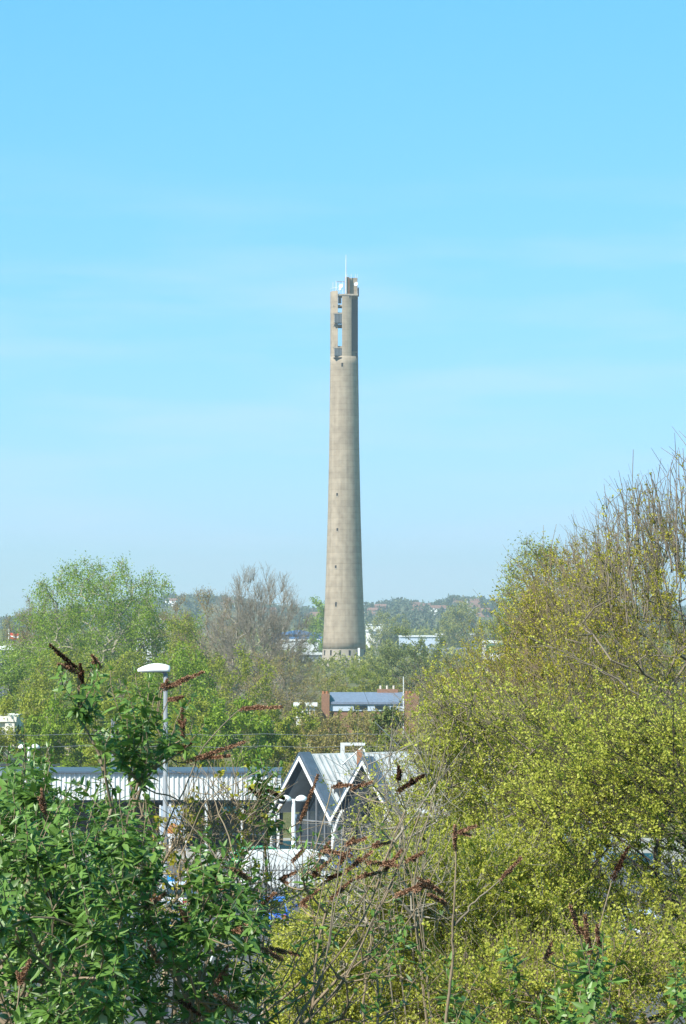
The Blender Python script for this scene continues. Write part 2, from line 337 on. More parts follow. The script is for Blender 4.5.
def crown_targets(rng, n, rx, ry, rz, cz, lumps=9, fill=0.0):
    """points spread through an uneven crown made of several overlapping lobes"""
    out = []
    L_ = rng.normal(0, 1, (lumps, 3)); L_ = unit(L_) * rng.uniform(0.35, 0.72, (lumps, 1)); L_[:, 2] = np.abs(L_[:, 2]) * 1.1 - 0.30
    LR = rng.uniform(0.26, 0.5, lumps)
    while len(out) < n:
        if rng.uniform() < fill:
            p = unit(rng.normal(0, 1, 3)) * rng.uniform(.25, 1) ** .6; p[2] = abs(p[2]) * 1.0 - (.55 if rng.uniform() < .4 else 0); out.append(p); continue
        i = rng.integers(lumps); p = L_[i] + unit(rng.normal(0, 1, 3)) * LR[i] * rng.uniform(0.2, 1) ** 0.5
        out.append(p)
    p = np.array(out); return p * np.array([rx, ry, rz]) + np.array([0, 0, cz])
def tree(label, loc, h, w, kind, seed, group=None, detail=1.0, name=None, cat='tree'):
    """kind -> (leaf material, bark material, twig material, leaf size, leaves per clump, twig count, crown bottom, droop)"""
    K = dict(
        willow=('willow', 'bark_pale', .25, 125, 5, .08, -.4), willow_y=('willow_y', 'bark', .22, 110, 6, .04, -.3), bright=('bright', 'bark', .26, 75, 4, .04, -.2),
        olive=('olive', 'bark', .20, 62, 7, .04, .2), ochre=('ochre', 'twig', .17, 48, 7, .05, .4), bare=('ochre', 'twig_grey', .10, 4, 5, .14, .5),
        dark=('dgreen', 'bark_dark', .27, 70, 4, .03, 0.), far=('olive', 'bark', .7, 30, 3, .05, 0.), farg=('willow', 'bark', .7, 30, 3, .05, 0.))[kind]
    lm, bm, ls, nl, ntw, bot, droop = K; rng = np.random.default_rng(seed)
    nt_ = int(np.clip(w * h * (1.9 if kind == 'bare' else 1.0), 110, 560) * (1 if detail >= 1 else detail)); rz = h * (1 - bot) * 0.62; cz = h - rz * 0.98
    T = crown_targets(rng, nt_, w / 2, w / 2 * .9, rz, cz, lumps=14, fill=.9 if kind == 'bare' else .6 if kind in ('willow', 'willow_y', 'bare', 'dark') else .3)
    tw_ = h * .035
    for c_, lim in ((0, w / 2), (1, w / 2 * .9)):
        lo_, hi_ = np.percentile(T[:, c_], [1.5, 98.5]); T[:, c_] = (T[:, c_] - (lo_ + hi_) / 2) / (hi_ - lo_) * 2 * (lim - tw_)
    hi_ = np.percentile(T[:, 2], 99); T[:, 2] = h - tw_ - (hi_ - T[:, 2]) * (h * (1 - bot) / max(hi_ - T[:, 2].min(), .1)) * .97
    T[:, 2] = np.clip(T[:, 2], h * bot + .3, h)
    sg = h / 22
    A, par, wt, tips = skeleton(np.zeros(3), T, rng, seg=sg, beta=.25, trunk=np.array([rng.normal(0, .03 * h), rng.normal(0, .03 * h), h * max(.16, bot)]))
    r0 = h * (0.0008 if kind == 'bare' else 0.0017); rad = r0 * wt ** 0.46
    e = np.arange(1, len(A)); parts = [frustums(A[par[e]], A[e], rad[par[e]] * .97, rad[e], 5)]
    # twigs from all thin nodes
    thin = np.where(wt <= 4)[0]; src = np.repeat(thin, max(1, int(ntw * nt_ / max(len(thin), 1) * 1.6)) if ntw * nt_ * 1.6 > len(thin) else 1)
    ctr = np.array([0, 0, h * .35]); out = unit(A[src] - ctr)
    td = unit(out * (1.1 if kind == 'bare' else .8) + rng.normal(0, .55, (len(src), 3)) + np.array([0, 0, droop])); tl = rng.uniform(.4, 1.0, len(src)) * h * (.13 if kind == 'bare' else .07)
    a_ = A[src]; mid = a_ + td * tl[:, None] * .55; end = mid + unit(td + np.array([0, 0, droop * .6]) + rng.normal(0, .25, td.shape)) * tl[:, None] * .45
    tr_ = h * .0006 + .003
    parts += [frustums(a_, mid, tr_ * 1.5, tr_, 3), frustums(mid, end, tr_, tr_ * .5, 3)]
    if kind in ('bare', 'ochre', 'olive'):      # a second order of fine twigs
        k2 = 3; s2 = np.repeat(np.arange(len(mid)), k2); u_ = rng.uniform(0, 1, (len(s2), 1)); p2 = mid[s2] * (1 - u_) + end[s2] * u_
        d2 = unit(td[s2] + rng.normal(0, .6, (len(s2), 3)) + np.array([0, 0, droop])); parts.append(frustums(p2, p2 + d2 * rng.uniform(.2, .6, (len(s2), 1)) * h * .075, tr_ * .8, tr_ * .4, 3))
    V, Fc = merge(parts)
    root = empty(name or ('willow_tree' if 'willow' in kind else 'bare_tree' if kind == 'bare' else 'tree'), loc, 0, label, cat, group)
    link('trunk', np_mesh('trunk', V, Fc, M[bm]), root)
    nn = int(nl * nt_); u_ = rng.uniform(0, 1, (nn, 1)); k = rng.integers(0, len(end), nn)
    spr = .05 * h * (0.25 if kind == 'bare' else 1)
    pos = a_[k] * (1 - u_) + end[k] * u_ + rng.normal(0, spr * .5, (nn, 3))
    if 'willow' in kind: pos[:, 2] -= rng.exponential(.05 * h, nn) * .5
    pos[:, 2] = np.maximum(pos[:, 2], .1)
    ld = rng.normal(0, 1, (nn, 3)) + np.array([0, 0, droop * 1.5])
    V, Fc = leaves(pos, ld, rng.uniform(.7, 1.3, nn) * ls * 1.35, rng.uniform(.7, 1.2, nn) * ls * .6, rng)
    tone = np.clip(rng.normal(.5, .22, nn) + .25 * np.sin(k * 12.9898), 0, 1)
    link('crown', np_mesh('crown', V, Fc, M[lm], rnd=tone), root)
    return root
def ptree(px, top, wpx, d, kind, label, seed, base=0.0, group=None, detail=1.0, name=None, cat='tree'):
    p = P(px, top, d); g = float(gz(p[0], d)) if d > 1400 else base
    return tree(label, (p[0], d, g), (p[2] - g), wpx * d / F * 1.06, kind, seed, group, detail, name, cat)

# ================================================================== THE TOWER
TD = 1000.0
base_c = P(344.2, 660, TD); TX = base_c[0]
tower = empty('lift_tower', (TX, TD, 0), 0, 'tall tapering concrete tower with slotted top and thin mast', 'tower')
def trad(z):     # radius by height
    return float(np.interp(z, [0, 6, 14, 30, 50, 75, 100, 127], [7.55, 7.2, 6.75, 6.1, 5.5, 5.0, 4.72, 4.6]))
Z1 = P(0, 357, TD)[2]          # where the solid shaft ends
ZT = P(0, 292, TD)[2]          # top of the piers
Zb = P(0, 649, TD)[2]
prof = [(trad(z), z) for z in list(np.linspace(Zb, Z1, 40))]
MB().lathe(prof, 64).build('shaft', M['concrete'], tower, smooth=False)
tower.children[0].data.polygons.foreach_set('use_smooth', [len(p.vertices) == 4 for p in tower.children[0].data.polygons])
bb = MB(); bb.lathe([(trad(0)+.1, -.3), (trad(Zb)+.03, Zb-.01)], 64); bb.build('base_ring', M['pale_conc'], tower, smooth=False)
for a_ in (-62, -37, -11, 14, 38, 66, 92, 118, 144, 170, 196, 222, 248):     # slit openings round the base
    t = R(a_ - 90); rr = trad(4.8) + .10; c, s = math.cos(t), math.sin(t)
    o = MB().box(-.15, .05, -.30, .30, Zb - 2.1, Zb - .35).build('slit_window', M['void'], tower, loc=(rr * c, rr * s, 0)); o.rotation_euler = (0, 0, t)
for a_, py, hh in ((-28, 567, .9), (-25, 604.5, 1.5), (-24, 530, .9), (-26, 495, .9), (-8, 366, 1.3), (62, 356, 1.6), (140, 520, 1.2), (200, 450, 1.2)):
    t = R(a_ - 90); z = P(0, py, TD)[2]; rr = trad(z); c, s = math.cos(t), math.sin(t)
    o = MB().box(-.25, .05, -.3, .3, z - hh / 2, z + hh / 2).build('port_window', M['void'], tower, loc=(rr * c, rr * s, 0)); o.rotation_euler = (0, 0, t)
    o = MB().box(-.2, .12, -.42, .42, z - hh / 2 - .32, z - hh / 2 - .02).build('port_sill', M['pale_conc'], tower, loc=(rr * c, rr * s, 0)); o.rotation_euler = (0, 0, t)
RT = 4.68
def arc_poly(x0, x1, ylim=None, n=14, r=RT):
    """slice of the round plan between x0 and x1; ylim cuts away the front"""
    xs_ = np.linspace(x0, x1, n); back = [(x * r, math.sqrt(max(0, 1 - x * x)) * r) for x in xs_[::-1]]
    if ylim is None: front = [(x * r, -math.sqrt(max(0, 1 - x * x)) * r) for x in xs_]
    else: front = [(x0 * r, ylim * r), (x1 * r, ylim * r)]
    return front + back
MB().prism(arc_poly(-.999, -.45), Z1, ZT).build('left_pier', M['concrete'], tower)
MB().prism(arc_poly(-.16, .52), Z1, ZT - 1.9).build('centre_pier', M['concrete'], tower)
MB().prism(arc_poly(.5205, .985, ylim=.25), Z1 + .02, ZT - 1.6).build('right_pier', M['concrete'], tower)
MB().box(.535 * RT, .93 * RT, .15 * RT, .245 * RT, P(0, 351, TD)[2], P(0, 299, TD)[2]).build('recess_shade_panel', M['dark_metal'], tower)  # dark panel added to deepen the shade in the right-hand recess
for py, h_, nm in ((306.5, .55, 'bridge_slab'), (314.2, .5, 'bridge_slab'), (326.5, .6, 'bridge_slab'), (347.8, .6, 'bridge_slab'), (358.6, .5, 'bridge_slab')):
    z = P(0, py, TD)[2]; MB().box(-.78 * RT, -.155 * RT, -.96 * RT + 1.1, .7 * RT, z - h_ / 2, z + h_ / 2).build(nm, M['pale_conc'], tower)
for y0, y1 in ((315.3, 324.2), (349.5, 357)):       # dark caged rooms hung in the slot
    z1, z0 = P(0, y0, TD)[2], P(0, y1, TD)[2]
    rm = MB().box(-.70 * RT, -.165 * RT, -.97 * RT, -.2 * RT, z0, z1).build('caged_room', M['dark_metal'], tower)
    for k in range(6):
        x = -.69 * RT + k * .102 * RT; MB().box(x, x + .14, -.985 * RT, -.972 * RT, z0 + .1, z1 - .1).build('mullion', M['grey_metal'], rm)
    MB().box(-.72 * RT, -.163 * RT, -1.0 * RT, -.19 * RT, z1 + .02, z1 + .3).build('room_roof', M['pale_conc'], rm)
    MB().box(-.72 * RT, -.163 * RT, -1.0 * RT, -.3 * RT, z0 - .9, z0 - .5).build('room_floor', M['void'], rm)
z1, z0 = P(0, 297.5, TD)[2], P(0, 304, TD)[2]
MB().box(-.43 * RT, -.2 * RT, -.7 * RT, -.3 * RT, z0, z1).build('door_panel', M['dark_metal'], tower)
MB().prism(arc_poly(-.44, .985, ylim=-.84), ZT - 1.58, ZT - 1.05).build('top_slab', M['pale_conc'], tower)
MB().box(-.14 * RT, .42 * RT, -.93 * RT, -.86 * RT, ZT - 2.6, ZT - 1.6).build('lintel_vent', M['void'], tower)
ztb = P(0, 278, TD)[2]
MB().box(.05 * RT, .36 * RT, -.62 * RT, .5 * RT, ZT - 1.04, ztb).build('lift_motor_room', M['brick'] if False else M['rust'], tower)
MB().box(.362 * RT, .94 * RT, -.30 * RT, .6 * RT, ZT - 1.04, ztb - .1).build('plant_room', M['concrete'], tower)
MB().box(.12 * RT, .2 * RT, -.66 * RT, -.625 * RT, ZT - 1, ztb - .2).build('service_ladder', M['white_paint'], tower)
mast = MB().tube([(.13 * RT, -.75 * RT, ZT - 1), (.13 * RT, -.75 * RT, ztb + .8), (.13 * RT, -.75 * RT, P(0, 262, TD)[2]), (.13 * RT, -.75 * RT, P(0, 256, TD)[2])], [.20, .18, .12, .06], 8).build('antenna_mast', M['off_white'], tower)
for x, y in ((-.55, -.5), (-.35, -.6), (-.1, -.7), (-.8, -.2)):
    MB().tube([(x * RT, y * RT, ZT - 1.2), (x * RT, y * RT, ZT + 3.2)], .09, 6).build('railing_post', M['off_white'], tower)
MB().tube([(-.98 * RT, .1 * RT, ZT + 1.1), (-.8 * RT, -.55 * RT, ZT + 1.1), (-.45 * RT, -.8 * RT, ZT + 1.1)], .07, 6).build('handrail', M['off_white'], tower)
MB().box(-.55 * RT, .02 * RT, -.62 * RT, -.55 * RT, ZT + 3, ZT + 3.25).build('railing_beam', M['grey_metal'], tower)
for x, z, r_ in ((-.22, 1.6, .75), (.86, 2.3, .7), (-.3, .6, .45)):
    dsh = MB().lathe([(.02, 0), (r_ * .6, .12), (r_, .35), (r_ * .98, .38), (r_ * .55, .18), (.02, .07)], 16).build('dish_aerial', M['white_paint'], tower, loc=(x * RT, -.66 * RT, ZT + z)); dsh.rotation_euler = (R(80), 0, R(-20))
for x in (-.6, .2, .5, .8, .94):
    MB().tube([(x * RT, -.2 * RT, ZT - 1), (x * RT, -.2 * RT, ztb + (1.3 if x > 0 else -1))], .06, 5).build('whip_aerial', M['off_white'], tower)
MB().box(.96 * RT, 1.06 * RT, -.2 * RT, .1 * RT, ZT - 1.5, ZT + 1.4).build('side_equipment', M['dark_metal'], tower)
lp = P(358.8, 662, TD - 9); o = MB().box(-.35, .35, -.2, .2, 0, P(0, 648, TD - 9)[2]).build('floodlight_column', M['white_paint'], loc=(lp[0], TD - 9, 0)); prop(o, 'slim white column standing against the tower foot', 'column')

# ================================================================== STATION
SD = 176.0; th = R(58); u = np.array([math.cos(th), -math.sin(th), 0]); v = np.array([math.sin(th), math.cos(th), 0]); zz = np.array([0, 0, 1.])
apex = P(302, 754, SD); W2 = 3.45; zp = apex[2]; zv = zp - 3.55
ax = apex.copy(); ax[2] = 0
st = empty('station_building', (ax[0], ax[1], 0), 0, 'railway station hall with two steep gables and pale ribbed metal roofs', 'station')
def S(a, bb, z): return u * a + v * bb + zz * z       # local point: along the facade, back, up
LEN = 15.0
def strip(mb, pts, off): mb.extrude(pts, off)
for g in range(2):
    c0 = g * 2 * W2
    for s in (-1, 1):
        # ribbed roof slope
        mb = MB(); n_ = unit(np.array(u * s * (zp - zv) + zz * W2)); q = [S(c0, .5, zp), S(c0, LEN, zp), S(c0 + s * W2, LEN, zv), S(c0 + s * W2, .5, zv)]
        mb.extrude([p - n_ * .1 for p in q], n_ * .1)
        k = 0.55
        while k < LEN:
            a0, a1 = S(c0 + s * .06, k, zp - .06), S(c0 + s * (W2 - .05), k, zv + .05); mb.extrude([a0, a1, a1 + v * .09, a0 + v * .09], n_ * .085); k += .38
        mb.build('ribbed_roof', M['roof_white'], st)
        mb = MB(); q = [S(c0, -.15, zp + .02), S(c0, .497, zp + .02), S(c0 + s * (W2 + .05), .497, zv - .02), S(c0 + s * (W2 + .05), -.15, zv - .02)]
        mb.extrude([p - n_ * .06 for p in q], n_ * .2); mb.build('verge_flashing', M['slate_blue'], st)
        mb = MB(); q = [S(c0, -.17, zp - .12), S(c0 + s * (W2 + .1), -.17, zv - .16), S(c0 + s * (W2 + .1), -.17, zv - .40), S(c0, -.17, zp - .36)]
        mb.extrude(q, -v * .06); mb.build('bargeboard', M['white_paint'], st)
    # recessed dark glazing with mullions
    gl = MB(); gl.extrude([S(c0, 1.6, zp - .6), S(c0 - W2 + .1, 1.6, zv - .5), S(c0 - W2 + .1, 1.6, .15), S(c0 + W2 - .1, 1.6, .15), S(c0 + W2 - .1, 1.6, zv - .5)], v * .08); go = gl.build('gable_glazing', M['glass'], st)
    fr = MB()
    for k in range(-3, 4):
        xx = c0 + k * .95; top = zp - .7 - abs(k * .95) / W2 * 3.5; p = S(xx, 1.52, .15); fr.extrude([p, p + u * .07, p + u * .07 + zz * (top - .2), p + zz * (top - .2)], v * .075)
    for z in (1.1, 2.4): p = S(c0 - W2 + .2, 1.50, z); fr.extrude([p, p + u * (2 * W2 - .4), p + u * (2 * W2 - .4) + zz * .07, p + zz * .07], v * .015)
    fr.build('mullions', M['grey_metal'], go)
for c_ in (-W2, W2, 3 * W2):           # curved portal legs at the valleys
    for s in ((1,) if c_ < 2.5 * W2 else (-1,)):
        pts = [S(c_ + s * (.12 + 1.1 * t ** 3), -.12, .14 + (zv + .35) * t) for t in np.linspace(0, 1, 9)]
        mb = MB().tube(pts, .10, 6); mb.build('portal_leg', M['white_paint'], st)
    mb = MB(); p = S(c_ - .12, -.05, .14); mb.extrude([p, p + u * .24, p + u * .24 + v * .2, p + v * .2], zz * (zv - .25)); mb.build('column', M['off_white'], st)
wl = MB(); wl.extrude([S(3 * W2 - .1, 1.7, .15), S(3 * W2 + .1, 1.7, .15), S(3 * W2 + .1, LEN - .2, .15), S(3 * W2 - .1, LEN - .2, .15)], zz * (zv - .35)); wl.build('side_wall', M['pale_blue'], st)
wl = MB(); wl.extrude([S(-W2 - .1, 1.7, .15), S(-W2 + .1, 1.7, .15), S(-W2 + .1, LEN - .2, .15), S(-W2 - .1, LEN - .2, .15)], zz * (zv - .35)); wl.build('side_wall', M['pale_blue'], st)
# covered way on slim posts right of the hall
for k, px in enumerate((407.5, 420)):
    p = P(px, 860, 166); MB().box(-.09, .09, -.09, .09, .14, P(px, 817, 166)[2]).build('porch_post', M['off_white'], st, loc=(p[0] - ax[0], 166 - ax[1], 0))
p0, p1 = P(404, 817, 166), P(450, 817, 166)
MB().box(p0[0] - ax[0], p1[0] - ax[0], 165.8 - ax[1], 168.4 - ax[1], p0[2] + .01, p0[2] + .3).build('porch_roof', M['off_white'], st)
# left platform canopy
CD = 184.0; c0, c1 = P(-30, 800, CD), P(281, 800, CD); zlo = c0[2]; zhi = P(0, 773, CD)[2]; zr = P(0, 765.5, CD + 2)[2]
cn = empty('platform_canopy', (c0[0], CD, 0), 0, 'long flat canopy with white ribbed fascia left of the station gables', 'canopy')
w_ = c1[0] - c0[0]
mb = MB(); mb.box(0, w_, 0, .08, zlo, zhi)
k = 0.05
while k < w_ - .1: mb.box(k, k + .10, -.07, -.002, zlo + .01, zhi - .01); k += .30
mb.build('ribbed_fascia', M['off_white'], cn)
MB().add([(0, -.25, zhi + .01), (w_, -.25, zhi + .01), (w_, 5, zhi + .05), (0, 5, zhi + .05), (0, -.25, zhi + .11), (w_, -.25, zhi + .11), (w_, 5, zhi + .13), (0, 5, zhi + .13)],
         [(0,3,2,1),(4,5,6,7),(0,1,5,4),(1,2,6,5),(2,3,7,6),(3,0,4,7)]).build('roof', M['slate_blue'], cn)
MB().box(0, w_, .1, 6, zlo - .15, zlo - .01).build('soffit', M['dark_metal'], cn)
MB().box(0, w_, 6, 6.2, .14, zlo + 1).build('back_wall', M['dark_metal'], cn)
for k in range(9):
    px = -10 + k * 36; q = P(px, 800, CD)[0] - c0[0]
    MB().box(q - .08, q + .08, .2, .36, .14, zlo - .16).build('post', M['off_white'], cn)
for x0, x1 in ((20, 100), (120, 160), (182, 270)):
    a0, a1 = P(x0, 0, CD)[0] - c0[0], P(x1, 0, CD)[0] - c0[0]
    wn = MB().box(a0, a1, 5.93, 5.98, .9, 2.2).build('window', M['glass'], cn); MB().box(a0 - .08, a1 + .08, 5.9, 5.99, .75, .88).build('sill', M['off_white'], wn)
a0, a1 = P(222, 0, CD)[0] - c0[0], P(243, 0, CD)[0] - c0[0]; z0, z1 = P(0, 808.5, CD)[2], P(0, 801.5, CD)[2]
MB().box(a0, a1, .6, .7, z0 - .3, z1 - .35).build('hanging_sign', M['teal'], cn)
a0, a1 = P(88, 0, CD)[0] - c0[0], P(104, 0, CD)[0] - c0[0]
MB().box(a0, a1, .6, .7, z0 - .3, z1 - .35).build('hanging_sign', M['teal'], cn)
# white hoop frame and dark signal over the valley
fp = S(W2, 3.6, 0) + ax; d_ = fp[1]
hf = empty('hoop_frame', (fp[0], d_, zv), 0, 'white goalpost shaped frame rising from the roof valley between the gables', 'frame')
x0, x1 = P(342.5, 0, d_)[0] - fp[0], P(363.5, 0, d_)[0] - fp[0]; zt = P(0, 745.5, d_)[2] - zv
MB().box(x0 - .12, x0 + .12, -.1, .1, -.3, zt).build('post', M['off_white'], hf); MB().box(x1 - .06, x1 + .06, -.08, .08, .3, zt - .2).build('post', M['white_paint'], hf)
MB().box(x0 - .12, x1 + .08, -.1, .1, zt + .002, zt + .16).build('crossbar', M['off_white'], hf)
MB().box(x1 - .4, x1 - .08, -.25, .25, zt - 1.3, zt - .25).build('rusty_box', M['rust'], hf)
sg_ = MB().box(x0 - .5, x0 + .02, -.35, -.105, .35, 1.65); sg_.box(x0 - .55, x0 + .12, -.4, -.2, 1.0, 1.15); sg_.tube([(x0 - .22, -.25, 1.65), (x0 - .22, -.25, 2.1)], .12, 8); sg_.build('signal_head', M['dark_metal'], hf)
MB().tube([(x0, -.1, zt - 1.1), (x1 - .1, -.1, zt - .1)], .04, 5).build('stay', M['off_white'], hf)

# overhead line: masts and wires
def omast(px, d, lab):
    p = P(px, 700, d); e = empty('overhead_line_mast', (p[0], d, 0), 0, lab, 'mast', 'railway overhead line masts')
    MB().box(-.12, .12, -.12, .12, 0, 7.4).build('pole', M['grey_metal'], e); MB().tube([(0, -.12, 6.8), (1.9, -.12, 6.3)], .05, 6).build('bracket', M['grey_metal'], e)
    MB().tube([(0, -.12, 5.6), (1.9, -.12, 5.75)], .04, 6).build('bracket', M['grey_metal'], e); MB().tube([(.3, -.12, 5.64), (.7, -.12, 5.68)], .11, 8).build('insulator', M['rust'], e)
omast(113, 212, 'grey railway mast behind the left canopy, beside the tall street lamp'); omast(432, 212, 'grey railway mast at the right end of the station roof')
for z, lab in ((6.35, 'upper thin overhead railway wire crossing behind the station'), (5.5, 'lower thin overhead railway wire crossing behind the station')):
    pts = []
    for k in range(12):
        x0 = -38 + k * 6.5
        for t in (0, .5): pts.append((x0 + t * 6.5, 212 - .4, z - (.12 if t else 0)))
    o = MB().tube(pts, .013, 4).build('overhead_wire', M['grey_metal']); prop(o, lab, 'wire')
sx = P(375, 722, 200); sy_ = P(405, 752, 200)
prop(MB().tube([sx, sy_], .022, 4).build('stay_wire', M['grey_metal']), 'thin slanting stay wire above the right station gable', 'wire')

# ================================================================== LAMPS AND SIGNS
def big_lamp(px, py, d, lab):
    p = P(px, py, d); e = empty('street_lamp', (p[0], d, 0), 0, lab, 'street lamp'); h = p[2]
    MB().tube([(0, 0, 0), (0, 0, 1.6), (0, 0, 1.62), (0, 0, h)], [.13, .13, .095, .075], 12).build('pole', M['grey_metal'], e, smooth=True)
    MB().tube([(0, 0, h - .02), (-.12, 0, h + .1), (-.3, 0, h + .14)], [.09, .08, .07], 10).build('arm', M['grey_metal'], e)
    sc = []
    n = 12; V = []; Fc = []
    for i in range(n + 1):
        t = i / n; x = .16 - 1.16 * t; wd = .2 * math.sin(math.pi * min(1, .18 + t * .80)) ** .5 + .02; top = .30 * math.sin(math.pi * (.22 + .70 * t)) ** .8
        for j in range(9):
            a = math.pi * j / 8; V.append((x, wd * math.cos(a), h + .05 + top * math.sin(a)))
    for i in range(n):
        for j in range(8): Fc.append((i*9+j, i*9+j+1, (i+1)*9+j+1, (i+1)*9+j))
        Fc.append((i*9+8, i*9, (i+1)*9, (i+1)*9+8))
    Fc.append(tuple(range(9))); Fc.append(tuple(range(n*9, n*9+9))[::-1])
    hd = MB().add(V, Fc).build('lamp_head', M['white_paint'], e, smooth=True)
    MB().box(-.85, -.08, -.13, .13, h + .02, h + .06).build('lens', M['grey_metal'], hd)
big_lamp(165.5, 673, 108, 'tall grey street lamp with white curved head rising behind the buddleia')
def twin_lamp(px, py, d, lab, sc=1.0):
    p = P(px, py, d); e = empty('twin_lamp', (p[0], d, 0), 0, lab, 'lamp post'); h = p[2]
    MB().tube([(0, 0, 0), (0, 0, h)], [.13, .10], 10).build('pole', M['off_white'], e, smooth=True)
    MB().tube([(-.45, 0, h - .06), (.45, 0, h - .06)], .04, 6).build('arm', M['off_white'], e)
    for s in (-1, 1):
        MB().lathe([(.30, -.10), (.33, -.02), (.27, .10), (.12, .19), (.02, .21)], 14).build('lamp_shade', M['white_paint'], e, loc=(s * .42, 0, h), smooth=True)
twin_lamp(293.5, 799, 158, 'white post lamp with two domed shades in front of the left gable')
twin_lamp(29, 747, 205, 'white two-headed post lamp at the left edge beside the stucco building')
# poster board
p = P(174, 838, 164); e = empty('poster_board', (p[0], 164, 0), R(8), 'freestanding pale blue poster board with orange picture behind the buddleia', 'poster board')
zt, zb = P(0, 806, 164)[2], P(0, 838, 164)[2]
MB().box(-.72, .60, -.05, .05, zb, zt).build('poster', M['pale_blue'], e); MB().add([(-.5, -.056, zb + .25), (.45, -.056, zb + .25), (.1, -.056, zb + .75), (-.15, -.056, zb + .85)], [(0, 1, 2, 3)]).build('orange_print', M['orange'], e)
MB().box(-.7, .58, -.06, -.052, zb + .05, zb + .22).build('white_print', M['white_paint'], e)
for x in (-.80, .62): MB().box(x, x + .08, -.06, .06, 0, zt + .05).build('post', M['white_paint'], e)
# small blue sign
p = P(170, 885, 152); e = empty('blue_sign', (p[0], 152, 0), 0, 'small bright blue sign plate on the palisade fence', 'sign')
z = P(0, 888, 152)[2]; MB().box(-.33, .33, -.13, -.10, z - .02, z + .62).build('plate', M['blue_sign'], e); MB().box(-.03, .03, -.10, -.05, 0, z + .6).build('post', M['grey_metal'], e)
# palisade fence
fx0, fx1 = P(60, 0, 152)[0], P(440, 0, 152)[0]
fe = empty('palisade_fence', (fx0, 152, 0), 0, 'grey steel palisade fence in front of the station', 'fence'); nb = 8; bw = (fx1 - fx0) / nb
for i in range(nb + 1): MB().box(i * bw - .05, i * bw + .05, -.04, .04, 0, 1.86).build('post', M['fence_metal'], fe)
for i in range(nb):
    mb = MB(); k = i * bw + .12
    while k < (i + 1) * bw - .1:
        mb.add([(k-.035, -.06, .1), (k+.035, -.06, .1), (k+.035, -.06, 1.86), (k, -.06, 1.98), (k-.035, -.06, 1.86), (k-.035, -.045, .1), (k+.035, -.045, .1), (k+.035, -.045, 1.86), (k, -.045, 1.98), (k-.035, -.045, 1.86)],
               [(0,1,2,3,4), (9,8,7,6,5), (0,5,6,1), (1,6,7,2), (2,7,8,3), (3,8,9,4), (4,9,5,0)]); k += .2
    for z in (.5, 1.6): mb.box(i * bw + .05, (i + 1) * bw - .05, -.043, -.01, z, z + .06)
    mb.build('pale_panel', M['fence_metal'], fe)

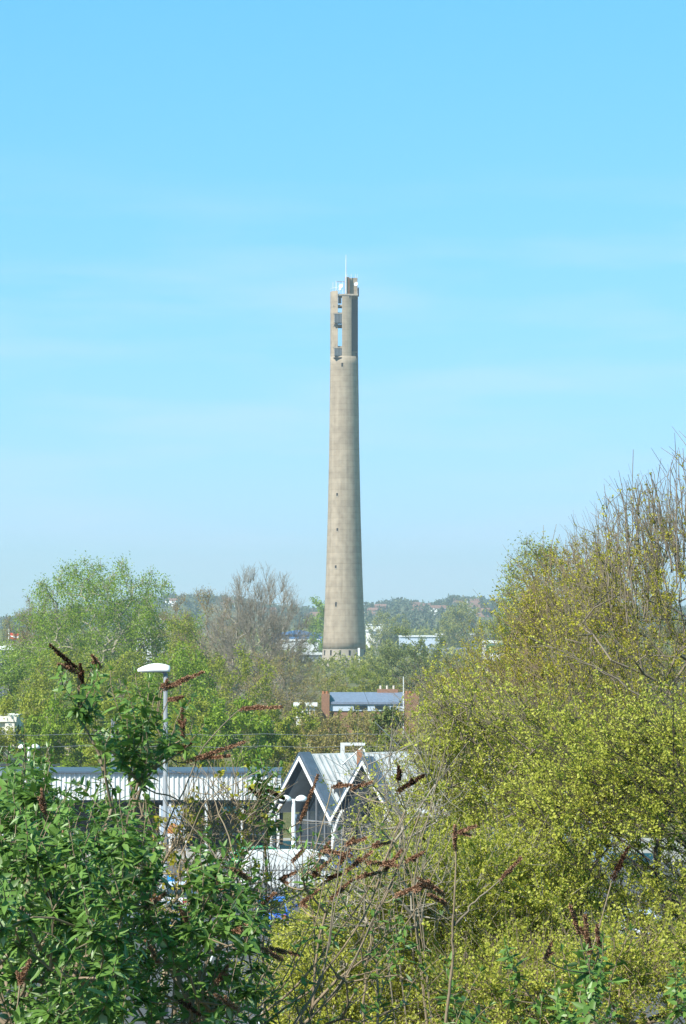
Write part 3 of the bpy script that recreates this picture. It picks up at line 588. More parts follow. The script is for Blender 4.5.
# ================================================================== CARS
def make_car(col, lab, group='cars parked in front of the station', kind='hatch', rough=0.25):
    pm = mat('car_paint', col, rough, 0.03, 1.0, spec=0.6)
    e = empty('parked_car', (0, 0, 0), 0, lab, 'car', group)
    Lc, Wc = 4.2, 1.76; hw = Wc / 2
    # sections along x: (x, bottom z, shoulder z, half width)
    sec = [(-2.10, .38, .72, .70), (-2.0, .24, .86, .80), (-1.5, .20, .92, .87), (-.6, .19, .94, .88), (.5, .19, .92, .88), (1.0, .20, .90, .87), (1.6, .20, .80, .85), (1.98, .24, .68, .78), (2.1, .36, .56, .66)]
    V, Fc = [], []
    for x, zb, zs, w in sec:
        V += [(x, -w + .06, zb), (x, -w, zb + .16), (x, -w, (zb + zs) / 2), (x, -w + .03, zs - .08), (x, -w + .12, zs), (x, 0, zs + .03), (x, w - .12, zs), (x, w - .03, zs - .08), (x, w, (zb + zs) / 2), (x, w, zb + .16), (x, w - .06, zb)]
    m = 11
    for i in range(len(sec) - 1):
        for j in range(m): Fc.append((i*m+j, i*m+(j+1) % m, (i+1)*m+(j+1) % m, (i+1)*m+j))
    Fc.append(tuple(range(m))); Fc.append(tuple(range((len(sec)-1)*m, len(sec)*m))[::-1])
    body = MB().add(V, Fc).build('body', pm, e, smooth=True)
    # cabin glass and roof
    q = [(-1.95, .90, .76), (-1.55, 1.38, .60), (-.3, 1.46, .60), (.30, 1.40, .60), (1.05, .90, .76)]
    V = []; 
    for x, z, w in q: V += [(x, -w, z), (x, w, z)]
    MB().add(V, [(0,1,3,2), (2,3,5,4), (4,5,7,6), (6,7,9,8), (0,2,4,6,8), (9,7,5,3,1), (0,8,9,1)]).build('cabin_glass', M['glass'], e)
    V = []
    for x, z, w in ((-1.56, 1.385, .60), (-.3, 1.47, .61), (.32, 1.405, .60)): V += [(x, -w, z), (x, w, z), (x, w, z + .035), (x, -w, z + .035)]
    MB().add(V, [(0,1,2,3), (0,4,5,1), (1,5,6,2), (2,6,7,3), (3,7,4,0), (4,8,9,5), (5,9,10,6), (6,10,11,7), (7,11,8,4), (11,10,9,8)]).build('roof', pm, e)
    for s in (-1, 1):
        for a, bq in (((-1.95, .90), (-1.55, 1.39)), ((-.35, .92), (-.35, 1.46)), ((.30, 1.41), (1.07, .9))):
            f_ = lambda x, z: s * (.765 - (z - .90) / .48 * .155)
            MB().tube([(a[0], f_(*a), a[1]), (bq[0], f_(*bq), bq[1])], .035, 5).build('pillar', pm, e)
        MB().box(-.12 + .72, .10 + .72, s * .90 - .08, s * .90 + .08, .92, 1.05).build('wing_mirror', pm, e, bevel=.02)
        MB().box(1.90, 2.07, s * .58 - .14, s * .58 + .14, .56, .68).build('headlight', M['lamp_clear'], e, bevel=.02)
        MB().box(-2.11, -1.99, s * .63 - .10, s * .63 + .10, .62, .84).build('tail_light', M['lamp_red'], e, bevel=.02)
        for x in (-1.3, 1.3):
            wh = MB(); wh.tube([(x, s * .70, .32), (x, s * .72, .32), (x, s * .88, .32), (x, s * .90, .32)], [.27, .32, .32, .28], 20); tyre = wh.build('wheel', M['tyre'], e)
            MB().tube([(x, s * .895, .32), (x, s * .912, .32)], [.19, .17], 14).build('rim', M['rim'], tyre)
    MB().box(-2.13, -2.10, -.26, .26, .46, .57).build('number_plate', M['yellow'], e)
    return e
def put(e, px, d, rz):
    e.location = (P(px, 800, d)[0], d, .01); e.rotation_euler = (0, 0, R(rz)); return e
put(make_car((.42, .45, .50), 'silver car nearest the blue fence sign, seen through twigs', ), 160, 137, 80)
put(make_car((.60, .62, .66), 'white car parked right behind the silver car below the poster board'), 178, 147, 85)
put(make_car((.02, .10, .45), 'blue car parked in front of the fence below the white van'), 276, 139, 84)
put(make_car((.02, .38, .12), 'bright green car parked behind the white van'), 268, 170, 8)
put(make_car((.05, .08, .25), 'dark blue car standing under the right station gable'), 342, 167, 15)
put(make_car((.25, .27, .30), 'grey car behind the leafy bush at the far left'), 112, 137, 88)
put(make_car((.66, .68, .70), 'white car low behind the yellow-green shrub, right of centre'), 480, 136, 95)
put(make_car((.45, .50, .60), 'pale blue car glimpsed through the shrub near the right edge'), 640, 133, 85)
put(make_car((.55, .56, .58), 'pale silver car glimpsed through the shrub left of the pale blue car'), 612, 124, 92)
put(make_car((.62, .62, .62), 'white car behind the shrub right of the station porch'), 455, 160, 20)
# white van
van = empty('delivery_van', (0, 0, 0), 0, 'large white van parked in front of the left station gable', 'van')
side = [(-2.5, .35), (2.45, .35), (2.52, .95), (2.3, 1.15), (1.72, 1.95), (1.35, 2.22), (-2.3, 2.25), (-2.48, 2.1)]
b = MB(); b.extrude([(x, -.96, z) for x, z in side], (0, 1.92, 0)); b.build('body', M['white_paint'], van, bevel=.06)
MB().extrude([(2.27, -.85, 1.22), (1.76, -.85, 1.92), (1.80, -.85, 1.93), (2.33, -.85, 1.2)], (0, 1.7, 0)).build('windscreen', M['glass'], van)
for s in (-1, 1):
    MB().extrude([(1.0, s * .965, 1.25), (1.95, s * .965, 1.25), (1.55, s * .965, 1.85), (1.0, s * .965, 1.85)], (0, s * .015, 0)).build('side_window', M['glass'], van)
    MB().box(2.44, 2.55, s * .72 - .13, s * .72 + .13, .72, .92).build('headlight', M['lamp_clear'], van)
    MB().box(-2.52, -2.45, s * .86 - .06, s * .86 + .06, .8, 1.25).build('tail_light', M['lamp_red'], van)
    MB().box(1.8, 2.0, s * 1.05 - .08, s * 1.05 + .08, 1.2, 1.45).build('wing_mirror', M['dark_metal'], van)
    for x in (-1.6, 1.65):
        t_ = MB().tube([(x, s * .78, .35), (x, s * .985, .35)], .35, 20).build('wheel', M['tyre'], van); MB().tube([(x, s * .988, .35), (x, s * 1.0, .35)], .2, 14).build('rim', M['rim'], t_)
van.location = (P(291, 800, 157)[0], 157, .01); van.rotation_euler = (0, 0, R(12))
put(make_car((.68, .69, .70), 'white car directly left of the white van'), 236, 158, 6)

# ================================================================== BUILDINGS
def house(name, lab, x, y, z, w, d, hw, hr, wall, roof, rz=0, cat='house', group=None, wins=3, gable_x=True, rows=1, chim=False):
    e = empty(name, (x, y, z), rz, lab, cat, group)
    MB().box(-w/2, w/2, -d/2, d/2, -1.5, hw).build('wall', wall, e)
    o = .3
    if hr > 0:
        q = [(-w/2-o, -d/2-o, hw+.01), (-w/2-o, d/2+o, hw+.01), (-w/2-o, 0, hw+hr)]
        rf = MB().extrude(q, (w+2*o, 0, 0)).build('roof', roof, e)
        if chim:
            for s in (-1, 1): MB().box(s*w*.42-.5, s*w*.42+.5, -.5, .5, hw+hr*.4, hw+hr+1.4).build('chimney', M['brick'], rf)
    else: rf = MB().box(-w/2-o, w/2+o, -d/2-o, d/2+o, hw+.01, hw+.5).build('roof', roof, e)
    for r_ in range(rows):
        for k in range(wins):
            cx = -w/2 + (k + .5) * w / wins; zc = hw * (r_ + .5) / rows
            wn = MB().box(cx - w/wins*.25, cx + w/wins*.25, -d/2-.06, -d/2-.01, zc - hw/rows*.22, zc + hw/rows*.22).build('window', M['glass'], e)
            MB().box(cx - w/wins*.28, cx + w/wins*.28, -d/2-.12, -d/2-.062, zc - hw/rows*.28, zc - hw/rows*.225).build('sill', M['stone_white'], wn)
    return e
# brick-ended house with blue slate roof
HD = 340.0; c = P(367, 712, HD); zr = P(0, 693, HD)[2]; ze = P(0, 702, HD)[2]; zf = P(0, 711, HD)[2]
wd = (P(405, 0, HD) - P(331, 0, HD))[0]
e = empty('slate_roofed_building', (c[0], HD, 0), 0, 'long low building with blue slate roof between two orange brick chimney stacks', 'building')
MB().box(-wd/2, wd/2, 0, 9, 0, zf).build('wall', M['brick'], e)
MB().extrude([(-wd/2, -.3, ze), (-wd/2, 4.5, zr), (-wd/2, 9.3, ze), (-wd/2, 9.3, ze-.25), (-wd/2, -.3, ze-.25)], (wd, 0, 0)).build('roof', M['blue_roof'], e)
MB().box(-wd/2, wd/2, -.12, -.01, zf, ze - .26).build('fascia_wall', M['pale_blue'], e)
for x in (-1.5, .9): 
    wn = MB().box(x, x + 1.5, -.2, -.13, zf + .2, ze - .4).build('window', M['glass'], e)
for s, w_ in ((-1, .9), (1, 1.6)):
    MB().box(s*(wd/2+.03) + (0 if s > 0 else -w_), s*(wd/2+.03) + (w_ if s > 0 else 0), -.5, 3, 0, zr - .1).build('chimney_stack', M['brick'], e)
    ch = [o for o in e.children if o.name.startswith('chimney_stack')][-1]
    for k in range(2): MB().tube([(s*(wd/2+.3+k*.4), 1, zr - .1), (s*(wd/2+.3+k*.4), 1, zr+.2)], .16, 8).build('chimney_pot', M['rust'], ch)
ch = MB().box(1.2, 3.6, 4.2, 4.9, zr - .3, zr + .35).build('ridge_chimney', M['brick'], e)
for k in range(3): MB().tube([(1.6 + k * .75, 4.5, zr + .35), (1.6 + k * .75, 4.5, zr + .75)], .13, 8).build('chimney_pot', M['render'], ch)
p = P(403.5, 695, HD - 4); prop(MB().tube([(p[0], HD - 4, 0), (p[0], HD - 4, P(0, 676, HD)[2])], [.10, .06], 6).build('pole', M['off_white']), 'thin white pole by the right brick stack of the slate-roofed building', 'pole')
for i, px in enumerate((299, 305, 312)):
    p = P(px, 706, HD); house('low_outhouse', ('white outhouse, leftmost of three left of the slate-roofed building', 'pale outhouse in the middle of three left of the slate-roofed building', 'white outhouse nearest the left brick stack of the slate-roofed building')[i], p[0], HD, 0, .62, 3, p[2], .4, M['white_paint'], M['off_white'], wins=1, rows=3, cat='outhouse')
# white stucco house at left edge
d_ = 262.; p = P(4, 716, d_); x1 = P(17, 0, d_)[0]; x0 = P(-70, 0, d_)[0]
e = empty('stucco_house', (x1, d_, 0), 0, 'white stucco house with sash windows at the left edge', 'house')
MB().box(x0 - x1, 0, 0, 8, 0, p[2]).build('wall', M['stone_white'], e); MB().box(x0 - x1, .25, -.35, -.01, p[2] - .5, p[2]).build('cornice', M['stone_white'], e)
MB().box(-.75, .06, -.25, -.012, 0, p[2] - .52).build('quoin_strip', M['stone_white'], e)
for k in range(3):
    for z in (1.6, P(0, 762, d_)[2]):
        xx = -1.55 - k * 1.9
        wn = MB().box(xx, xx + .6, -.08, -.012, z, z + 1.6).build('window', M['glass'], e); MB().box(xx - .06, xx + .66, -.14, -.082, z + .76, z + .84).build('frame', M['white_paint'], wn); MB().box(xx - .1, xx + .7, -.2, -.083, z - .14, z - .005).build('sill', M['stone_white'], wn)
# round kiosk
d_ = 172.; p = P(5, 782, d_)
e = empty('round_kiosk', (p[0], d_, 0), 0, 'round kiosk with slate blue domed roof at the left edge', 'kiosk'); zt = P(0, 767, d_)[2]; zm = P(0, 780, d_)[2]
MB().lathe([(.75, zm), (.74, zm + .25), (.6, zm + .5), (.35, zm + .68), (.02, zt)], 20).build('domed_roof', M['slate_blue'], e, smooth=True)
MB().lathe([(.3, zm - .75), (.55, zm - .5), (.68, zm - .2), (.70, zm - .01)], 20).build('drum', M['rust'], e, smooth=True); MB().lathe([(.28, 0), (.28, zm - .76)], 14).build('stem', M['off_white'], e)
p = P(48, 765, 200); prop(MB().box(-2.2, 2.2, -.05, .05, P(0, 766, 200)[2], P(0, 763.5, 200)[2]).build('dark_rail', M['dark_metal'], loc=(P(30, 0, 200)[0], 200, 0)), 'dark horizontal rail beside the stucco house', 'rail')
# turret with flag
d_ = 520.; p = P(4, 650, d_); e = empty('turret', (p[0], d_, 0), R(20), 'grey turret with pale sloping cap at the left edge', 'turret')
MB().box(-1.3, 1.3, -1.3, 1.3, 0, p[2]).build('wall', M['grey_metal'], e); MB().add([(-1.5,-1.5,p[2]+.01),(1.5,-1.5,p[2]+.01),(1.5,1.5,p[2]+.01),(-1.5,1.5,p[2]+.01),(-.9,-.5,p[2]+.6),(.9,-.5,p[2]+.9),(.9,.5,p[2]+.9),(-.9,.5,p[2]+.6)], [(0,3,2,1),(4,5,6,7),(0,1,5,4),(1,2,6,5),(2,3,7,6),(3,0,4,7)]).build('cap_roof', M['off_white'], e)
q = P(8.7, 651, d_ - 2); fl = empty('flagpole', (q[0], d_ - 2, 0), 0, 'white flagpole flying a red flag with a pale stripe', 'flagpole'); zt = P(0, 629, d_ - 2)[2]
MB().tube([(0, 0, 0), (0, 0, zt)], [.12, .08], 8).build('pole', M['white_paint'], fl)
V = []; nx_ = 10
for i in range(nx_ + 1):
    for z in (zt - .7, zt - 1.15, zt - 1.45, zt - 1.7): V.append((.1 + i * .155, .14 * math.sin(i * .9), z + .06 * math.sin(i * .7) - i * .012))
def cloth(r0, nm, mm): MB().add(V, [(i*4+r0, (i+1)*4+r0, (i+1)*4+r0+1, i*4+r0+1) for i in range(nx_)]).build(nm, mm, fl)
cloth(0, 'flag', M['red']); cloth(1, 'flag_stripe', M['white_paint']); cloth(2, 'flag', M['red'])

# industrial sheds beyond and around the tower
def shed(lab, px0, px1, ytop, ybot, d, wallm, roofm, depth=30, pitch=0, name='warehouse', cat='warehouse', wins=0):
    a0, a1 = P(px0, 0, d)[0], P(px1, 0, d)[0]; zt = P(0, ytop, d)[2]; g = float(gz((a0 + a1) / 2, d)); w = a1 - a0
    e = empty(name, ((a0 + a1) / 2, d, g), 0, lab, cat)
    zt -= g; MB().box(-w/2, w/2, 0, depth, -1, zt - pitch).build('wall', wallm, e)
    if pitch: MB().extrude([(-w/2-.5, -.8, zt-pitch+.01), (0, -.8, zt), (w/2+.5, -.8, zt-pitch+.01)], (0, depth+1, 0)).build('roof', roofm, e)
    else: MB().box(-w/2-.3, w/2+.3, -.5, depth, zt+.01, zt+.7).build('roof', roofm, e)
    for k in range(wins):
        cx = -w/2 + (k+.5) * w / wins; MB().box(cx-w/wins*.2, cx+w/wins*.2, -.2, -.01, 1, zt*.6).build('door', M['glass'], e)
    return e
shed('long blue clad warehouse with shallow roof left of the tower foot', 272, 322, 630, 643, 1450, M['blue_metal'], M['blue_metal'], 60, 2.2)
shed('pale roofed shed in front of the blue warehouse', 276, 320, 641, 648, 1300, M['off_white'], M['white_paint'], 30, 0)
shed('grey low shed left of the tower foot', 296, 330, 655, 664, 1120, M['grey_metal'], M['off_white'], 25)
shed('white flat roofed building with dark band right of the tower, upper of two', 366, 384, 625, 634, 1800, M['white_paint'], M['white_paint'], 30, 0, wins=4)
shed('white low block right of the tower, lower of two', 366, 379, 631.5, 640, 1500, M['white_paint'], M['white_paint'], 20)
shed('long pale shed between the round tree and the right willow', 437, 500, 635, 650, 1600, M['grey_metal'], M['off_white'], 40, 0, wins=10)
shed('pale grey sheds row behind the round dark tree', 400, 440, 637, 650, 1450, M['pale_blue'], M['off_white'], 40, 0, wins=6)
shed('low grey shed in front of the long pale shed', 430, 480, 650, 662, 1180, M['grey_metal'], M['grey_metal'], 25, 0, wins=8)
shed('pale grey warehouse half hidden behind the big willow', 138, 175, 621, 640, 800, M['off_white'], M['white_paint'], 30, 0)
sf = shed('shop with green fascia and white piers beside the right willow', 485, 518, 643, 664, 900, M['white_paint'], M['white_paint'], 25, 0, name='retail_shop', cat='shop')
w = (P(518, 0, 900) - P(485, 0, 900))[0]
z0, z1 = P(0, 652, 900)[2], P(0, 645, 900)[2]; sb = MB().box(-w/2, w/2, -.4, -.02, z0, z1).build('fascia_sign', M['sign_green'], sf)
for k, (x, ww) in enumerate(((-4.2, .7), (-3.2, .9), (-1.9, .6), (-1.0, .9), (.3, .7), (1.4, .9), (2.6, .6), (3.5, .8))): MB().box(x, x + ww, -.5, -.41, z0 + .5 + .2 * (k % 2), z1 - .5).build('letter_mark', M['yellow'], sb)
MB().box(-w/2 + .3, w/2 - .3, -.1, -.015, 0.2, z0 - 2.2).build('shopfront', M['glass'], sf)
for k in range(6): MB().box(-w/2 + .2 + k * 1.75, -w/2 + .8 + k * 1.75, -.3, -.11, 0, z0 - .8).build('pier', M['white_paint'], sf)
# houses on the far hillside
rg = np.random.default_rng(5)
for i in range(30):
    px = rg.uniform(366, 500) if i < 21 else rg.uniform(270, 322) if i < 25 else rg.uniform(150, 240); d_ = rg.uniform(2450, 3080); x = P(px, 0, d_)[0]; g = float(gz(x, d_))
    wm = (M['render'], M['brick'], M['white_paint'])[i % 3]
    house('terraced_house', ('cream', 'brick', 'white')[i % 3] + ' walled house with red tiled roof on the hazy far hillside', x, d_, g, rg.uniform(7, 13), 8, 4.6, 2.4, wm, M['red_tile'], rz=rg.uniform(-.4, .4), group=('cream', 'brick', 'white')[i % 3] + ' houses on the far hillside', wins=2, rows=2)

# ================================================================== FAR WOODS
rng = np.random.default_rng(11)
def wood_mass(name, lab, n, xr, dr, hr, mt, seed, clump=26, ls=1.6):
    rng = np.random.default_rng(seed); px = rng.uniform(*xr, n); d = rng.uniform(dr[0], dr[1], n); x = (px - 343) * d / F; g = gz(x, d)
    h = rng.uniform(hr[0], hr[1], n); w = h * rng.uniform(.45, .8, n)
    k = np.repeat(np.arange(n), clump); o = unit(rng.normal(0, 1, (len(k), 3))) * rng.uniform(.3, 1, (len(k), 1)) ** .5
    pos = np.stack([x[k] + o[:, 0] * w[k] * .5, d[k] + o[:, 1] * w[k] * .5, g[k] + h[k] * .52 + o[:, 2] * h[k] * .5], 1)
    V, Fc = leaves(pos, rng.normal(0, 1, (len(k), 3)), ls * rng.uniform(.8, 1.6, len(k)), ls * rng.uniform(.7, 1.2, len(k)), rng)
    tone = np.clip(.5 + .35 * np.sin(k * 7.1) + rng.normal(0, .15, len(k)), 0, 1)
    o = link(name, np_mesh(name, V, Fc, M[mt], rnd=tone)); prop(o, lab, 'woodland', kind='stuff')
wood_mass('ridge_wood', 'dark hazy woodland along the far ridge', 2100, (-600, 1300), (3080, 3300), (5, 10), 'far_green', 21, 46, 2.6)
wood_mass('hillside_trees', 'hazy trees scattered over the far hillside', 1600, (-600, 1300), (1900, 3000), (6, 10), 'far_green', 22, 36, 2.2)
wood_mass('plain_trees', 'hazy trees among sheds on the plain beyond the tower', 720, (-600, 1300), (1500, 1900), (7, 12), 'olive', 23, 60, 1.5)
wood_mass('valley_trees', 'low scrub and trees on the plain around the tower', 900, (-600, 1300), (1030, 1420), (4, 7.5), 'olive', 24, 60, .9)
wood_mass('near_plain_scrub', 'olive scrub in front of the tower foot', 640, (-600, 1300), (720, 980), (3.5, 6.5), 'olive', 25, 90, .6)
# ================================================================== MID TREES
far = [
 (321, 600, 26, 1150, 'farg', 'pale green tree rising just left of the tower foot'),
 (383, 613, 30, 1500, 'far', 'hazy olive tree right of the tower against the hill'),
 (398, 616, 26, 1550, 'far', 'smaller hazy olive tree, second to the right of the tower'),
 (466, 603, 44, 1450, 'far', 'broad hazy green tree below the far ridge between round tree and right willow'),
 (448, 618, 24, 1400, 'far', 'small olive tree just left of the broad hazy green tree'),
 (494, 614, 28, 1200, 'far', 'olive tree behind the green-fascia shop'),
 (12, 617, 20, 1500, 'far', 'flat-topped dark tree against the sky beside the flagpole'),
]
for i, a in enumerate(far): ptree(*a, 100 + i, group=None, detail=.5)
mid = [
 (38, 596, 62, 455, 'ochre', 'bare brown tree left of and behind the big willow'),
 (102, 563, 172, 420, 'willow', 'largest willow with fresh green crown and pale limbs, left of the tower'),
 (214, 596, 86, 405, 'ochre', 'brown budding tree between the big willow and the bare grey tree'),
 (257, 581, 98, 385, 'bare', 'bare grey tree with fine leafless twigs left of the tower'),
 (287, 640, 50, 470, 'ochre', 'small brown tree right of the bare grey tree'),
 (184, 618, 50, 380, 'willow_y', 'yellow-green tree filling the gap right of the big willow'),
 (14, 655, 76, 345, 'bright', 'bright green bushy tree below the flagpole'),
 (62, 648, 80, 330, 'willow_y', 'yellow-green willow below the left half of the big willow'),
 (118, 652, 90, 322, 'willow_y', 'yellow-green willow directly behind the tall street lamp'),
 (172, 646, 84, 318, 'willow', 'light green willow just right of the street lamp head'),
 (226, 650, 90, 330, 'willow_y', 'yellow-green budding tree in the middle of the left wood'),
 (272, 655, 84, 350, 'ochre', 'brown twiggy tree below the blue warehouse'),
 (316, 668, 60, 520, 'ochre', 'brown thicket left of the tower foot'),
 (346, 658, 74, 640, 'olive', 'yellow-olive tree hiding the front of the tower foot'),
 (372, 664, 46, 600, 'willow_y', 'low yellow-green tree right of the tower foot'),
 (409, 630, 66, 560, 'dark', 'rounded dark green tree right of the tower'),
 (448, 656, 46, 500, 'olive', 'olive tree just right of the rounded dark tree'),
 (330, 676, 70, 420, 'olive', 'wide olive tree behind the left brick stack'),
 (386, 680, 60, 430, 'olive', 'olive tree behind the right brick stack'),
 (428, 676, 60, 400, 'ochre', 'brown tree right of the slate-roofed building'),
 (306, 703, 60, 312, 'ochre', 'low brown scrub in front of the white outhouses'),
 (342, 709, 84, 318, 'olive', 'olive scrub against the brick wall below the slate roof, left half'),
 (384, 709, 80, 316, 'ochre', 'brown scrub against the brick wall below the slate roof, right half'),
 (18, 694, 84, 262, 'willow_y', 'yellow-green willow behind the stucco house'),
 (76, 692, 84, 255, 'willow', 'light green willow behind the tall single buddleia shoot'),
 (130, 697, 80, 250, 'willow_y', 'yellow-green willow lower, behind the street lamp pole'),
 (186, 694, 80, 258, 'willow_y', 'yellow-green willow right of the street lamp pole'),
 (234, 700, 76, 250, 'willow', 'green willow behind the canopy roof, near the horizontal seed head'),
 (282, 706, 76, 262, 'willow_y', 'yellow-green tree behind the left gable peak'),
 (322, 720, 60, 240, 'ochre', 'brown scrub tree below the left brick stack'),
 (358, 722, 60, 232, 'ochre', 'brown scrub tree below the slate roof'),
 (388, 714, 46, 220, 'dark', 'dark green bush between slate-roofed building and right gable'),
 (432, 722, 70, 235, 'olive', 'olive scrub tree above the right end of the station roof'),
 (545, 545, 96, 300, 'willow_y', 'tall willow with rounded top behind the right shrubs'),
 (530, 583, 40, 330, 'willow_y', 'slender willow left of the tall right willow'),
 (600, 590, 120, 310, 'olive', 'wide olive tree behind the right shrub tips'),
 (668, 600, 90, 320, 'olive', 'olive tree behind the shrub at the right edge'),
 (575, 668, 90, 250, 'willow_y', 'yellow-green tree low behind the right shrub'),
 (650, 672, 90, 255, 'olive', 'low olive tree near the right edge'),
]
for i, a in enumerate(mid): ptree(*a, 200 + i, detail=1.0 if a[2] < 120 else 1.5)

wood_mass('wood_edge', 'yellow-green spring woodland continuing beyond the left edge', 120, (-900, -50), (240, 460), (9, 15), 'willow_y', 26, 260, .38)
wood_mass('wood_edge', 'yellow-green spring woodland continuing beyond the right edge', 120, (735, 1500), (240, 460), (9, 15), 'willow_y', 27, 260, .38)
# ================================================================== FOREGROUND SHRUBS
def loc_d(px, d): return (px - 343.0) * d / F
def zground(x, y): return float(gz(x, y))
def seed_head_mesh(name, a, b, rng, mt, thick=.02):
    """dry panicle: many tiny capsules round a thin axis from a to b"""
    n = 520; ln = np.linalg.norm(b - a); n = int(max(160, ln * 2300)); t = rng.uniform(0, 1, n)
    ax_ = a[None] * (1 - t[:, None]) + b[None] * t[:, None]; r = thick * .8 * (1 - .75 * t) * (0.55 + .45 * np.sin(t * 40 + rng.uniform(0, 6)) ** 2)
    o = unit(rng.normal(0, 1, (n, 3))); pos = ax_ + o * (r * rng.uniform(.2, 1, n))[:, None]
    d = unit(o + (b - a)[None] / ln * .8); V, Fc = leaves(pos, d, rng.uniform(.008, .016, n), rng.uniform(.006, .010, n), rng)
    return np_mesh(name, V, Fc, M[mt], rnd=rng.uniform(0, 1, n))
def bezier(a, b, bend, n=10):
    m = (a + b) / 2 + bend; t = np.linspace(0, 1, n)[:, None]; return (1 - t) ** 2 * a + 2 * t * (1 - t) * m + t * t * b
def buddleia(label, root_px, root_d, regions, seed, heads=(), stems=(), leaf=.09, shoots=60, per=18, sparse=False, leafmat='bud'):
    """regions: (x0,x1,y0,y1,d0,d1,weight) boxes in which leafy shoot tips lie"""
    rng = np.random.default_rng(seed); rx = loc_d(root_px, root_d); root = np.array([rx, root_d, zground(rx, root_d) - .05])
    e = empty('buddleia_bush', root, 0, label, 'shrub', None); T = []
    wts = np.array([r[6] for r in regions], float); wts /= wts.sum()
    for k in rng.choice(len(regions), shoots, p=wts):
        x0, x1, y0, y1, d0, d1, _ = regions[k]; T.append(P(rng.uniform(x0, x1), rng.uniform(y0, y1), rng.uniform(d0, d1)))
    T = np.array(T) - root
    A, par, wt, tips = skeleton(np.zeros(3), T, rng, seg=.12, beta=.55, wob=.10)
    rad = .0028 * wt ** .5; ed = np.arange(1, len(A)); parts = [frustums(A[par[ed]], A[ed], rad[par[ed]], rad[ed], 5)]
    # leafy shoots at the tips: opposite pairs of long leaves
    lp, ld, ll, ln_ = [], [], [], []
    for t in tips:
        p = A[t]; d0 = unit(A[t] - A[par[t]]); d = unit(d0 * .5 + np.array([rng.normal(0, .35), rng.normal(0, .35), .9])); L_ = rng.uniform(.16, .34); nseg = 7; q = p.copy(); roll = rng.uniform(0, 6.28)
        for i in range(nseg):
            q2 = q + d * L_ / nseg; parts.append(frustums(q[None], q2[None], .003, .002, 3)); d = unit(d + rng.normal(0, .10, 3)); s = unit(np.cross(d, [math.cos(roll), math.sin(roll), .1])); roll += 1.57
            sz = leaf * (1.15 - .75 * (i / nseg) ** 1.5)
            if not sparse or rng.uniform() < .5:
                for sg2 in (-1, 1):
                    dd = unit(s * sg2 + d * .55 + np.array([0, 0, rng.uniform(-.85, .15)])); lp.append(q2); ld.append(dd); ll.append(sz * rng.uniform(.7, 1.15)); ln_.append(d + rng.normal(0, .25, 3))
            q = q2
        for _ in range(3): lp.append(q); ld.append(unit(d + rng.normal(0, .35, 3))); ll.append(leaf * .5); ln_.append(rng.normal(0, 1, 3))
    # leaves lower on the branches
    thin = np.where(wt <= 3)[0]; m = int(len(tips) * per * (.35 if sparse else 1)); k = rng.choice(thin, m)
    for j in k: lp.append(A[j]); dd = unit(rng.normal(0, 1, 3) * np.array([1, 1, .5]) + np.array([0, 0, -.1])); ld.append(dd); ll.append(leaf * rng.uniform(.6, 1.15)); ln_.append(np.array([0, 0, 1.]) + rng.normal(0, .35, 3))
    lp, ld, ll, ln_ = map(np.array, (lp, ld, ll, ln_))
    V, Fc = leaves(lp, ld, ll, ll * rng.uniform(.28, .42, len(ll)), rng, fold=.16, nrm=ln_)
    link('foliage', np_mesh('foliage', V, Fc, M[leafmat], rnd=np.repeat(np.clip(rng.normal(.5, .27, len(ll)), 0, 1), 8)), e)
    extra = []
    for pts, r in stems:      # explicit bare stems in picture coordinates
        W = np.array([P(*q) for q in pts]) - root
        t = np.linspace(0, len(W) - 1, 5 * len(W)); Wi = np.stack([np.interp(t, np.arange(len(W)), W[:, c_]) for c_ in range(3)], 1)
        Wi[1:-1] = (Wi[:-2] + Wi[1:-1] * 2 + Wi[2:]) / 4 + np.cumsum(rng.normal(0, .006, (len(Wi) - 2, 3)), 0) * np.hanning(len(Wi) - 2)[:, None]; rr = np.linspace(r, r * .45, len(Wi)); extra.append(Wi)
        st_ = link('stem', np_mesh('stem', *frustums(Wi[:-1], Wi[1:], rr[:-1], rr[1:], 6), M['straw'] if r < .0055 else M['bark'] if r < .0075 else M['twig']), e)
    V, Fc = merge(parts); link('branches', np_mesh('branches', V, Fc, M['twig']), e)
    cand = [A]
    for x0, y0, x1, y1, d, th_, mt in heads:
        a, b_ = P(x0, y0, d) - root, P(x1, y1, d - .1) - root
        link('seed_head', seed_head_mesh('seed_head', a, b_, rng, mt, th_), e)
        CN = np.concatenate(cand + extra); j = int(np.argmin(np.linalg.norm(CN - a, axis=1) + .8 * np.maximum(0, CN[:, 2] - a[2]))); W = bezier(CN[j], a, np.array([0, 0, -.04]), 8); link('stem', np_mesh('stem', *frustums(W[:-1], W[1:], .004, .0035, 4), M['straw']), e)
        for _ in range(2):     # short side clusters
            t = rng.uniform(.05, .5); s = a + (b_ - a) * t; q = s + rng.normal(0, .016, 3) + (b_ - a) * .28; link('seed_head', seed_head_mesh('seed_head', s, q, rng, mt, th_ * .5), e)
    return e
S_, D_ = 'seed', 'seed_dark'
buddleia('dense leafy buddleia filling the bottom left corner', 30, 15.5, [(-25, 125, 835, 1045, 14.2, 16.5, 3), (-25, 45, 785, 870, 15, 16.5, .7), (-25, 110, 900, 1060, 13.6, 15, 1.6)], 301, shoots=215, per=23,
         heads=[(46, 820, 42, 790, 15, .016, S_), (52, 905, 46, 885, 14.5, .018, S_), (66, 848, 64, 830, 15, .014, S_), (112, 940, 95, 930, 14.6, .012, S_), (20, 985, 30, 960, 14.2, .016, S_)])
